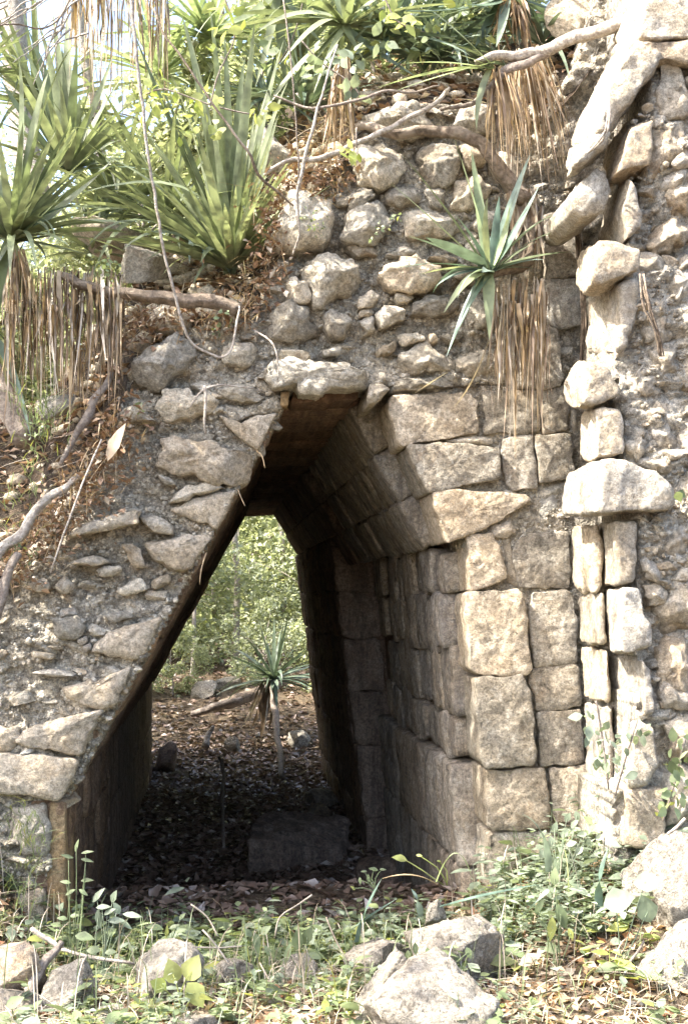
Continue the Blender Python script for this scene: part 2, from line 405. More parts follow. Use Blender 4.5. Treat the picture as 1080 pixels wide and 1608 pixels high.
def core_depth(x, z, Y, amp, strat):
    q = Vector((x*3.0, Y*3, z*3.0*strat*1.6))
    d = fb(q+Vector((5,5,5)), .9, 4)*amp + abs(noise.noise(Vector((x*14, 3, z*22))))*amp*.55
    v = noise.voronoi(Vector((x*9+noise.noise(Vector((x*7,z*7,1)))*1.2, 1.0, z*15+noise.noise(Vector((x*7,z*7,5)))*1.5)))[0]
    d += min(.5, v[1]-v[0])*amp*.9 - amp*.2
    d += noise.noise(Vector((x*26, 2, z*34)))*amp*.22
    return d
def core_plate(poly_px, Y, thick, mat, parent, amp=.05, cell=.018, name='core', strat=1.0, hole=None, fade=None):
    """broken rubble core: a solid slab, its front face broken up in relief"""
    W = [P(x, y, Y) for x, y in poly_px]; poly = [(p.x, p.z) for p in W]
    x0 = min(p[0] for p in poly); x1 = max(p[0] for p in poly); z0 = min(p[1] for p in poly); z1 = max(p[1] for p in poly)
    nx = int((x1-x0)/cell)+1; nz = int((z1-z0)/cell)+1
    use = np.zeros((nx, nz), bool)
    for i in range(nx):
        for k in range(nz):
            use[i, k] = inpoly(x0+(i+.5)*cell, z0+(k+.5)*cell, poly)
    idx = {}; V = []; F = []
    def vid(i, k):
        if (i, k) in idx: return idx[(i, k)]
        x = x0+i*cell; z = z0+k*cell
        d = core_depth(x, z, Y, amp, strat)
        jx = noise.noise(Vector((x*30, 9, z*30)))*cell*.3
        idx[(i, k)] = len(V); V.append((x+jx, Y-d, z)); return idx[(i, k)]
    for i in range(nx):
        for k in range(nz):
            if use[i, k]: F.append((vid(i, k), vid(i+1, k), vid(i+1, k+1), vid(i, k+1)))
    me = mesh(name, V, F)
    bm = bmesh.new(); bm.from_mesh(me)
    be = [e for e in bm.edges if e.is_boundary]
    ex = bmesh.ops.extrude_edge_only(bm, edges=be)
    nv = [g for g in ex['geom'] if isinstance(g, bmesh.types.BMVert)]
    for v in nv: v.co.y = Y+thick
    be = [e for e in bm.edges if e.is_boundary]
    bmesh.ops.holes_fill(bm, edges=be, sides=0)
    bm.to_mesh(me); bm.free()
    o = link(name, me, M[mat], parent)
    return o

# shared small stones
RUB = []
for s in range(12):
    me = boulder_mesh((1.1, .95, .85), 500+s, sub=3, cuts=14, rough=.06, cutlo=.35, cuthi=.78); me.materials.append(M['rubble']); 
    me.polygons.foreach_set('use_smooth', np.zeros(len(me.polygons), dtype=bool)); RUB.append(me)
RUBP = []
for s in range(12):
    me = boulder_mesh((1.1, .95, .85), 700+s, sub=3, cuts=14, rough=.06, cutlo=.35, cuthi=.78); me.materials.append(M['pier'])
    me.polygons.foreach_set('use_smooth', np.zeros(len(me.polygons), dtype=bool)); RUBP.append(me)
def tiny_rocks(name, pts, radii, mat, parent=None, seed=1, flat=(1,1,1)):
    """many pebbles joined into one mesh"""
    rnd = np.random.default_rng(seed)
    bm = bmesh.new(); bmesh.ops.create_icosphere(bm, subdivisions=1, radius=1)
    bv = np.array([v.co[:] for v in bm.verts]); bf = np.array([[v.index for v in f.verts] for f in bm.faces]); bm.free()
    n = len(pts); pts = np.asarray(pts); radii = np.asarray(radii)
    V = np.repeat(bv[None], n, 0)*(1+rnd.uniform(-.3, .3, (n, len(bv), 1)))
    sc = rnd.uniform(.6, 1.3, (n, 1, 3))*np.array(flat); V = V*sc*radii[:, None, None]+pts[:, None, :]
    F = bf[None]+(np.arange(n)*len(bv))[:, None, None]
    me = npmesh(name, V.reshape(-1, 3), F.reshape(-1, 3))
    o = link(name, me, M[mat], parent, smooth=False); kind(o, 'stuff'); return o
def fill_rubble(poly_px, Y, parent, taken, meshes, n=120, rmin=.016, rmax=.05, seed=3, peb=2500, pmat='rubble', emb=.35, core=None):
    cY, camp, cst = core
    rnd = random.Random(seed)
    xs = [p[0] for p in poly_px]; ys = [p[1] for p in poly_px]
    placed = []; tries = 0
    while len(placed) < n and tries < n*60:
        tries += 1
        x = rnd.uniform(max(-60, min(xs)), min(1130, max(xs))); y = rnd.uniform(max(-60, min(ys)), min(1560, max(ys)))
        if not inpoly(x, y, poly_px) or any(inpoly(x, y, t) for t in taken): continue
        r = rmin+(rmax-rmin)*rnd.random()**1.9*(1 if len(placed) > 40 else 1.0); rp = r*319
        if any((x-a)**2+((y-b)*1.3)**2 < ((rp+c)*.92)**2 for a, b, c in placed): continue
        placed.append((x, y, rp))
        p = P(x, y, cY); p.y -= core_depth(p.x, p.z, cY, camp, cst) - r*emb*rnd.uniform(.2, 1.6)
        o = link('rubble_stone', rnd.choice(meshes), None, parent, p, smooth=False)
        o.scale = (r*rnd.uniform(1.0, 1.5), r*rnd.uniform(.8, 1.2), r*rnd.uniform(.6, 1.0))
        o.rotation_euler = (rnd.uniform(-.4, .4), rnd.uniform(-.35, .35), rnd.uniform(0, 6.28))
    pts = []; rad = []
    while len(pts) < peb:
        x = rnd.uniform(max(-60, min(xs)), min(1130, max(xs))); y = rnd.uniform(max(-60, min(ys)), min(1560, max(ys)))
        if not inpoly(x, y, poly_px): continue
        r = .003+.013*rnd.random()**3
        p = P(x, y, cY); p.y -= core_depth(p.x, p.z, cY, camp, cst)-r*rnd.uniform(0,.7); pts.append(p[:]); rad.append(r)
    tiny_rocks('gravelly_mortar', [tuple(p) for p in pts], rad, pmat, parent, seed)

# blades: strips with a V fold
def blade_mesh(p0, p1, p2, width, nseg=9, fold=.25, twist=0.0, tipw=.02, up=None):
    V = []; F = []
    up = up or Vector((0, 0, 1))
    for i in range(nseg+1):
        t = i/nseg
        c = p0*(1-t)**2 + p1*2*t*(1-t) + p2*t*t
        tg = ((p1-p0)*(1-t)+(p2-p1)*t); tg = tg.normalized() if tg.length > 1e-6 else Vector((0,0,1))
        s = tg.cross(up)
        s = s.normalized() if s.length > .05 else tg.cross(Vector((1, .3, 0))).normalized()
        s = Matrix.Rotation(twist*t+twist*.3, 3, tg) @ s
        nn = s.cross(tg)
        wd = width*.5*min(1.0, .55+1.6*t)*(1-t**2.6)+width*tipw*(1-t)
        V += [c-s*wd+nn*wd*fold, c, c+s*wd+nn*wd*fold]
        if i:
            a = (i-1)*3; F += [(a, a+1, a+4, a+3), (a+1, a+2, a+5, a+4)]
    return V, F
def leaf_obj(p0, p1, p2, width, mat, parent, name='leaf', **kw):
    o0 = p0.copy()
    V, F = blade_mesh(p0-o0, p1-o0, p2-o0, width, **kw)
    return link(name, mesh(name, V, F), M[mat], parent, o0)
def blades(name, specs, mat, parent=None, stuff=True, **kw):
    VV = []; FF = []
    for (a, b, c, wd, tw) in specs:
        V, F = blade_mesh(a, b, c, wd, twist=tw, **kw); n = len(VV)
        VV += V; FF += [tuple(i+n for i in f) for f in F]
    base = wpos(parent) if parent else Vector()
    o = link(name, mesh(name, [v-base for v in VV], FF), M[mat], parent, base)
    if stuff: kind(o, 'stuff')
    return o
def tube_mesh(pts, radii, seg=8, wob=.0, seed=0, sub=4):
    P_ = []; R_ = []
    n = len(pts)
    for i in range(n-1):
        a = pts[max(0, i-1)]; b = pts[i]; c = pts[i+1]; d = pts[min(n-1, i+2)]
        for k in range(sub):
            t = k/sub
            P_.append(.5*((2*b)+(c-a)*t+(2*a-5*b+4*c-d)*t*t+(3*b-3*c+d-a)*t**3)); R_.append(radii[i]*(1-t)+radii[i+1]*t)
    P_.append(pts[-1]); R_.append(radii[-1])
    rm = max(radii); wa = min(.012, rm*.45+.001)
    P_ = [p+Vector((noise.noise(p*9+Vector((seed,0,0))), noise.noise(p*9+Vector((0,seed,5))), noise.noise(p*9+Vector((3,2,seed)))))*wa*2*(1 if 0 < i < len(P_)-1 else 0) for i, p in enumerate(P_)]
    V = []; F = []
    u = None
    for i, p in enumerate(P_):
        tg = (P_[min(i+1, len(P_)-1)]-P_[max(i-1, 0)]).normalized()
        u = (u-tg*u.dot(tg)).normalized() if u is not None and (u-tg*u.dot(tg)).length > 1e-4 else tg.orthogonal().normalized()
        v = tg.cross(u)
        for k in range(seg):
            a = 2*math.pi*k/seg
            d = u*math.cos(a)+v*math.sin(a)
            r = R_[i]*(1+wob*(noise.noise(Vector((p.x*14+seed, p.y*14+k*.9, p.z*14)))+.5*math.sin(k*2.4+i*.2)))
            V.append(p+d*r)
    m = len(P_)
    for i in range(m-1):
        for k in range(seg):
            a = i*seg+k; b = i*seg+(k+1) % seg
            F.append((a, b, b+seg, a+seg))
    F.append(tuple(reversed(range(seg)))); F.append(tuple(range((m-1)*seg, m*seg)))
    return V, F
def tube(name, pts, radii, mat, parent=None, seg=8, wob=.12, sub=4):
    o0 = pts[0].copy(); SEED[0] += 1
    V, F = tube_mesh([p-o0 for p in pts], radii, seg, wob, SEED[0], sub)
    return link(name, mesh(name, V, F), M[mat], parent, o0)
def pxtube(name, pl, radii, mat, parent=None, **kw):
    return tube(name, [P(x, y, Y) for x, y, Y in pl], radii if isinstance(radii, (list, tuple)) else [radii]*len(pl), mat, parent, **kw)

def leafcloud(name, centers, size, mat, seed=1, parent=None, loc=(0,0,0), aspect=.5, up_bias=.4, folded=False):
    """kite shaped leaves at the given centres"""
    g = np.random.default_rng(seed); c = np.asarray(centers, dtype=float); n = len(c)
    s = size*g.uniform(.55, 1.3, n)
    nrm = g.normal(0, 1, (n, 3)); nrm[:, 2] = np.abs(nrm[:, 2])+up_bias; nrm /= np.linalg.norm(nrm, axis=1)[:, None]
    a = g.normal(0, 1, (n, 3)); u = np.cross(nrm, a); u /= np.linalg.norm(u, axis=1)[:, None]; v = np.cross(nrm, u)
    s = s[:, None]; asp = aspect*g.uniform(.8, 1.2, (n, 1))
    p0 = c-u*s*.5; p2 = c+u*s*.5-nrm*s*.08
    pm = c+nrm*s*.02
    p1 = c+v*s*asp*.5+u*s*.03+nrm*s*.12; p3 = c-v*s*asp*.5+u*s*.03+nrm*s*.12
    V = np.stack([p0, p1, p2, p3], 1).reshape(-1, 3)
    b = np.arange(n)*4
    F = np.stack([np.stack([b, b+1, b+2], 1), np.stack([b, b+2, b+3], 1)], 1).reshape(-1, 3)
    me = npmesh(name, V, F)
    return link(name, me, M[mat], parent, loc, smooth=False)

# ================================================================== STRUCTURE
VX = 0.0
A1 = P(448, 632); B1 = P(562, 622); C1 = P(700, 852); D1 = P(757, 1400); E1 = P(102, 1258); F1 = P(101, 1500); F1.z = -.8
SO_L = (A1, E1); 
LEN = 10.0
def sstep(x, a, b):
    t = min(1, max(0, (x-a)/(b-a))); return t*t*(3-2*t)
def G(x, y):
    z = 0.0
    front = 1-sstep(y, .1, 1.3)
    z += front*(sstep(x, .85, 2.1)*.50*sstep(y, -2.0, -.35))
    z += front*(sstep(-x, .70, 1.25)*.42*sstep(y, -.95, -.1))
    z += -.17*sstep(y, -1.3, -.1)*front*sstep(1.15-abs(x-.25), 0, .45)
    z += (1-front)*(-.50*sstep(y, .8, 2.6))
    far = max(0, y-9.3)
    z += min(.95, far*.165)+min(2.0, max(0, y-15)*.06)
    z += fb(Vector((x*.9, y*.9, 0)), 1.1, 3)*.035*(1 if abs(x) < 8 else 1)
    z += fb(Vector((x, y, 3)), 5, 2)*.012
    if y > 12: z += fb(Vector((x*.2, y*.2, 7)), 1, 2)*.35*min(1, (y-12)/8)
    return z
def axis(lo, a, b, hi, fine, grow=1.35):
    xs = list(np.arange(a, b, fine)); s = fine; v = b
    while v < hi: xs.append(v); s *= grow; v += s
    xs.append(hi); s = fine; v = a-fine; L_ = []
    while v > lo: L_.append(v); s *= grow; v -= s
    L_.append(lo); return list(reversed(L_))+xs
gx = axis(-260, -2.2, 3.2, 260, .05); gy = axis(-120, -3.2, 14, 300, .06)
V = [(x, y, G(x, y)) for x in gx for y in gy]; ny = len(gy)
F = [(i*ny+j, (i+1)*ny+j, (i+1)*ny+j+1, i*ny+j+1) for i in range(len(gx)-1) for j in range(ny-1)]
kind(link('ground', npmesh('ground', V, F), M['ground']), 'structure')

# soil mound over the vault ------------------------------------------------
FT = [(-900, 1000), (-300, 960), (-60, 930), (40, 885), (110, 770), (160, 700), (190, 630), (215, 560), (290, 515), (400, 480), (440, 400),
      (455, 330), (530, 250), (570, 185), (640, 165), (760, 165), (850, 175), (905, 120), (960, 0), (1060, -120), (1300, -250), (2600, -260)]
FTW = [(P(x, y, .12).x, P(x, y, .12).z) for x, y in FT]
def ftop(x):
    if x <= FTW[0][0]: return FTW[0][1]
    for (a, za), (b, zb) in zip(FTW, FTW[1:]):
        if x <= b: return za+(zb-za)*(x-a)/(b-a)
    return FTW[-1][1]
def H(x, y):
    f = ftop(x)
    wl = 1-sstep(x, -.75, -.1)
    b = f + (min(1.1, .34*y)*(1-wl) + min(.80, max(0, y-.1)*.95)*wl*sstep(x, -4, -2.2)) + .10*min(y, 4)
    low = 1.0
    # keep the vault itself covered
    cover = 3.15 - .9*abs(x-.35)
    z = max(b, cover*sstep(y, .25, .8)) if abs(x-.35) < 2.5 else b
    z = min(z, 5.2) * (1-sstep(y, 10.2, 12.5)*.0)
    z -= .10*(1-sstep(y, .05, .3))
    # slopes down on the far left
    z *= sstep(x, -5.5, -2.2)*.9+.1
    if y > 1.0 and x < 6: z += fb(Vector((x, y, 1)), .8, 3)*.18*min(1, y-1)
    z += fb(Vector((x, y, 1)), 4.5, 3)*.03
    return max(z, G(x, y)-.3)
mx = list(np.arange(-5.6, 5.0, .07)); my = [.03, .08, .14]+list(np.arange(.2, 1.8, .07))+list(np.arange(1.8, 10.25, .25))
V = [(x, y, H(x, y)) for x in mx for y in my]; ny = len(my)
F = [(i*ny+j, (i+1)*ny+j, (i+1)*ny+j+1, i*ny+j+1) for i in range(len(mx)-1) for j in range(ny-1)]
kind(link('soil_mound', npmesh('soil_mound', V, F), M['soil']), 'structure')

# ---------------------------------------------------------------- walls as things
left = thing('vault_wall', 'broken left half of the corbelled vault with rubble core and long dark sloping soffit', 'wall', (P(0, 1480).x, 0, 0))
right = thing('jamb_wall', 'coursed block jamb and vault side right of the passage under the hanging dead leaves', 'wall', (1.5, 0, 0))
upper = thing('rubble_wall', 'loose rubble masonry above the capstone between the roots and the small yucca', 'wall', (.8, 0, 2.6))
pier = thing('projecting_wall', 'sunlit wall stub at the right edge jutting forward with an inclined slab on top', 'wall', (2.1, -.6, 0))
rear = thing('passage_wall', 'dark smoke stained inner wall deep in the passage beyond the jamb blocks', 'wall', (1.3, 6, 0))

# left -----------------------------------------------------------------
LP = [(452, 622), (430, 668), (104, 1258), (80, 1262), (80, 1500), (-420, 1500), (-420, 985), (-300, 965), (-60, 935), (40, 890), (110, 775), (160, 705), (190, 640), (212, 566), (288, 520), (396, 486), (470, 520), (470, 600)]
core_plate(LP, .045, .5, 'mortar', left, amp=.06, cell=.016, strat=1.2)
LS = [
 ([(206,571),(227,542),(279,519),(302,532),(307,553),(291,581),(258,599),(237,610),(216,597)], dict(Y=-.10, d=.3, bulge=.07, rough=.022, facets=3, bevel=.05), 'rubble'),
 ([(350,545),(368,536),(405,548),(402,562),(375,575),(352,570)], dict(Y=-.03, d=.2, bulge=.03, rough=.015, facets=3), 'rubble'),
 ([(250,610),(289,603),(302,610),(338,630),(338,648),(284,656),(263,659),(253,641)], dict(Y=-.07, d=.25, bulge=.035, rough=.02, facets=3), 'rubble'),
 ([(183,648),(196,637),(227,646),(250,659),(206,662)], dict(Y=-.10, d=.25, bulge=.02, rough=.012, facets=3), 'rubble'),
 ([(338,612),(380,605),(420,622),(405,634),(350,624)], dict(Y=-.04, d=.2, bulge=.02, rough=.018, facets=3), 'rubble'),
 ([(343,650),(372,668),(400,654),(437,646),(405,705),(378,690)], dict(Y=.0, d=.35, bulge=.012, rough=.008), 'facing'),
 ([(346,636),(380,637),(436,622),(438,643),(398,652),(370,664)], dict(Y=.02, d=.35, bulge=.012, rough=.02), 'mortar'),
 ([(249,726),(253,693),(273,684),(330,695),(403,711),(380,768),(310,747),(271,742)], dict(Y=-.08, d=.4, bulge=.03, rough=.02, facets=4, bevel=.03), 'facing'),
 ([(248,745),(272,750),(280,762),(262,764)], dict(Y=-.05, d=.2, bulge=.02, rough=.01), 'rubble'),
 ([(267,800),(342,773),(373,768),(338,834),(327,822),(289,811)], dict(Y=-.01, d=.4, bulge=.015, rough=.010), 'facing'),
 ([(262,790),(285,768),(330,756),(340,768),(290,786)], dict(Y=-.03, d=.3, bulge=.03, rough=.016, facets=2), 'rubble'),
 ([(224,851),(262,844),(336,837),(296,899),(240,880)], dict(Y=-.04, d=.4, bulge=.02, rough=.014, facets=2), 'facing'),
 ([(218,811),(238,808),(273,824),(276,842),(236,836)], dict(Y=-.06, d=.3, bulge=.025, rough=.012, facets=3), 'rubble'),
 ([(96,847),(124,822),(160,813),(222,797),(220,822),(156,832)], dict(Y=-.16, d=.4, bulge=.02, rough=.012, facets=3), 'pier'),
 ([(140,1023),(171,995),(256,968),(218,1036)], dict(Y=-.03, d=.4, bulge=.015, rough=.012), 'facing'),
 ([(98,1080),(150,1067),(209,1047),(168,1113),(114,1101)], dict(Y=-.05, d=.4, bulge=.018, rough=.014), 'facing'),
 ([(184,927),(220,907),(233,925),(197,938)], dict(Y=.01, d=.2, bulge=.012, rough=.01), 'rubble'),
 ([(236,912),(262,904),(266,914),(242,928)], dict(Y=.01, d=.2, bulge=.012, rough=.01), 'rubble'),
 ([(47,1057),(78,1050),(122,1060),(90,1063)], dict(Y=-.07, d=.25, bulge=.012, rough=.006, facets=2), 'pier'),
 ([(78,971),(119,969),(130,984),(119,1000),(88,997)], dict(Y=-.05, d=.25, bulge=.02, rough=.012, facets=3), 'rubble'),
 ([(49,1023),(86,1028),(83,1036),(52,1032)], dict(Y=-.05, d=.2, bulge=.012, rough=.006, facets=2), 'rubble'),
 ([(119,1006),(136,997),(138,1008),(128,1015)], dict(Y=-.03, d=.15, bulge=.012, rough=.004, facets=1), 'pier'),
 ([(130,1016),(142,1010),(144,1019),(134,1025)], dict(Y=-.03, d=.15, bulge=.012, rough=.004, facets=1), 'pier'),
 ([(86,920),(104,905),(116,923),(98,932)], dict(Y=-.06, d=.2, bulge=.02, rough=.01, facets=3), 'pier'),
 ([(45,918),(70,910),(76,925),(55,932)], dict(Y=-.08, d=.2, bulge=.02, rough=.01, facets=3), 'pier'),
 ([(110,885),(150,870),(172,882),(150,890)], dict(Y=-.08, d=.25, bulge=.02, rough=.01, facets=3), 'pier'),
 ([(150,893),(186,890),(190,900),(160,905)], dict(Y=-.03, d=.2, bulge=.015, rough=.01, facets=2), 'rubble'),
 ([(190,856),(205,850),(222,860),(226,890),(205,888)], dict(Y=-.02, d=.2, bulge=.02, rough=.01, facets=2), 'facing'),
 ([(160,965),(200,960),(212,968),(180,978)], dict(Y=-.01, d=.2, bulge=.015, rough=.01, facets=2), 'rubble'),
 ([(20,1165),(50,1140),(100,1130),(167,1112),(126,1188),(60,1180)], dict(Y=-.05, d=.5, bulge=.02, rough=.014), 'facing'),
 ([(-40,1150),(28,1140),(36,1160),(10,1175),(-40,1172)], dict(Y=-.02, d=.4, bulge=.02, rough=.014), 'facing'),
 ([(-60,1182),(10,1182),(126,1193),(98,1260),(45,1250),(-60,1240)], dict(Y=-.07, d=.5, bulge=.02, rough=.010), 'facing'),
 ([(15,1272),(75,1262),(78,1340),(30,1348)], dict(Y=-.02, d=.3, bulge=.02, rough=.014), 'rubble'),
 ([(12,1413),(68,1402),(74,1478),(20,1480)], dict(Y=-.12, d=.4, bulge=.015, rough=.010), 'ashlar'),
]
for poly, k, mt in LS:
    k = dict(k); Y = k.pop('Y'); d = k.pop('d'); k['gap'] = -.002; k['bulge'] = k['bulge']*.7; fstone(poly, Y*.65, d, mt, left, **k)
# plastered jamb strip under the springing
fstone([(78,1262),(103,1260),(104,1500),(74,1500)], .02, .45, 'tan', left, name='plaster_strip', bulge=.004, rough=.006, bevel=.008, corner=.03)
fill_rubble(LP, .02, left, [s[0] for s in LS], RUB, n=290, rmin=.014, rmax=.085, seed=11, peb=6000, pmat='rubble', core=(.045,.06,1.2))

def soffit_blocks(a, b, nrm, ylist, rows, mat, parent, name='block', dep=.25, off=0, rough=.006, bulge=.006, seed=0, jit=.25, bev=.012, gap=.003, rj=0, oj=.012):
    """courses of blocks on the plane through a->b (in X,Z) running in Y; rows = fractions along a->b"""
    rnd = random.Random(seed)
    for r0, r1 in zip(rows, rows[1:]):
        y = ylist[0]
        while y < ylist[1]-.05:
            L_ = rnd.uniform(*ylist[2]); y2 = min(ylist[1], y+L_)
            if ylist[1]-y2 < .15: y2 = ylist[1]
            q0 = a.lerp(b, r0+rnd.uniform(-rj, rj)); q1 = a.lerp(b, r1+rnd.uniform(-rj, rj)); o = nrm*(off+rnd.uniform(-1, 1)*oj)
            e = [rnd.uniform(-1, 1)*.006 for _ in range(4)]
            pts = [Vector((q0.x, y+e[0], q0.z))+o, Vector((q0.x, y2+e[1], q0.z))+o, Vector((q1.x, y2+e[2], q1.z))+o, Vector((q1.x, y+e[3], q1.z))+o]
            stone(pts, nrm, dep, mat, parent, name, bulge=bulge, rough=rough, bevel=bev, corner=.03, res=.04, gap=gap)
            y = y2
sl = (E1-A1); nL = Vector((-sl.z, 0, sl.x)).normalized()
if nL.x < 0: nL = -nL       # towards the passage
soffit_blocks(A1, E1, nL, (.42, 2.2, (.6, 1.0)), [0, .2, .4, .62, .82, 1], 'soffit_bounce', left, 'soffit_slab', seed=2, dep=.16, rough=.005)
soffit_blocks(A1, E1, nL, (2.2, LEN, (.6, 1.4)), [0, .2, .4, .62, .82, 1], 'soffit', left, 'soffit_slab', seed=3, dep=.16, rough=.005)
rc0 = random.Random(8)
# near slabs: the broken edge itself, dressed faces running in from the face
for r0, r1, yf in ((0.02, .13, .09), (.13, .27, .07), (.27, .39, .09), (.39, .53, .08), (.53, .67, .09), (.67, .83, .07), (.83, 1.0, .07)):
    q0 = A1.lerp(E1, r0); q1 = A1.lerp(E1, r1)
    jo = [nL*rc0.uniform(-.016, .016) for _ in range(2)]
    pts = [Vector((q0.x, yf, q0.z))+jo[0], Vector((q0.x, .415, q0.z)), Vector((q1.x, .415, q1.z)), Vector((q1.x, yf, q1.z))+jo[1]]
    stone(pts, nL, .05, 'soffit_bounce', left, 'soffit_slab', bulge=.004, rough=.012, bevel=.01, corner=.04, res=.03, gap=.001)
nLw = Vector((1, 0, 0))
soffit_blocks(E1, Vector((F1.x, 0, -.8)), nLw, (.02, 3.2, (.35, .7)), [0, .2, .4, .62, .8, 1], 'wall_bounce', left, 'inner_block', seed=5, dep=.16, rough=.014, off=-.02, oj=.02, gap=.004)
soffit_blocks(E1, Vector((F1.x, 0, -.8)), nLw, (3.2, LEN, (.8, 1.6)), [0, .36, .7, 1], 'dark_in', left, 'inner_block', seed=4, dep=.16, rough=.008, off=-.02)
# shells that back the dressed blocks
def shell(name, prof, y0, y1, mat, parent, th=.5):
    """prof: list of (x,z) seen from the passage side; extruded in Y and given thickness outward"""
    V = []; F = []
    n = len(prof); cx = .3; cz = 1.0
    outer = [(x+(x-cx)/max(.1, math.hypot(x-cx, z-cz))*th, z+(z-cz)/max(.1, math.hypot(x-cx, z-cz))*th) for x, z in prof]
    for y in (y0, y1):
        V += [(x, y, z) for x, z in prof]+[(x, y, z) for x, z in outer]
    for i in range(n-1):
        F += [(i, i+1, 2*n+i+1, 2*n+i), (n+i, 3*n+i, 3*n+i+1, n+i+1), (i, n+i, n+i+1, i+1), (2*n+i, 2*n+i+1, 3*n+i+1, 3*n+i)]
    F += [(0, 2*n, 3*n, n), (n-1, 2*n-1, 4*n-1, 3*n-1)]
    base = wpos(parent)
    return link(name, mesh(name, [Vector(v)-base for v in V], F), M[mat], parent, base, smooth=False)
e = .06
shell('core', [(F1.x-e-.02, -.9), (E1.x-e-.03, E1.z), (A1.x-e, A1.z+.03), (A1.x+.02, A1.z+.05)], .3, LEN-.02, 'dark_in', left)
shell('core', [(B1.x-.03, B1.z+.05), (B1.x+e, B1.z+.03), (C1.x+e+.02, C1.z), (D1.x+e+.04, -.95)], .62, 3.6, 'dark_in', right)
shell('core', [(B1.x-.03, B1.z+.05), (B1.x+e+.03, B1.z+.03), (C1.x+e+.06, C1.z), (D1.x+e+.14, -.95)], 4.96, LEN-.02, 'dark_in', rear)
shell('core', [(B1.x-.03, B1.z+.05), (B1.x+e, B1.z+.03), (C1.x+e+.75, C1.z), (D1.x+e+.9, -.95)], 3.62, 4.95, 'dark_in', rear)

# capstones ------------------------------------------------------------
cap = thing('capstone_row', 'row of flat capstones closing the top of the dark passage', 'roof', (A1.x, 0, A1.z))
y = .46; rc = random.Random(5)
while y < LEN-.02:
    y2 = min(LEN, y+rc.uniform(.32, .6))
    dz = rc.uniform(-.012, .012)
    pts = [Vector((A1.x-.10, y, A1.z+dz)), Vector((B1.x+.08, y, B1.z+dz)), Vector((B1.x+.08, y2, B1.z+dz)), Vector((A1.x-.10, y2, A1.z+dz))]
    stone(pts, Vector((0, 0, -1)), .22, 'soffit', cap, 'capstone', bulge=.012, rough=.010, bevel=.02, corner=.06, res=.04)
    y = y2
# rough undersides between the first lintel and the rest, set like in the photo
fstone([(413,578),(425,566),(480,558),(542,567),(580,583),(579,606),(500,612),(432,607),(416,598)], -.10, .42, 'rubble', cap, 'capstone', bulge=.012, rough=.022, bevel=.018, facets=2, corner=.03)
fstone([(455,612),(560,604),(556,628),(456,634)], .14, .32, 'soffit', cap, 'capstone', bulge=.01, rough=.014)
fstone([(574,640),(581,604),(598,597),(615,610),(602,622),(588,634)], -.06, .5, 'pier', cap, 'capstone', bulge=.02, rough=.010, facets=1)
fstone([(439,614),(455,613),(455,638),(440,640)], .0, .14, 'tan', cap, 'wedge_stone', bulge=.006, rough=.004, bevel=.008)

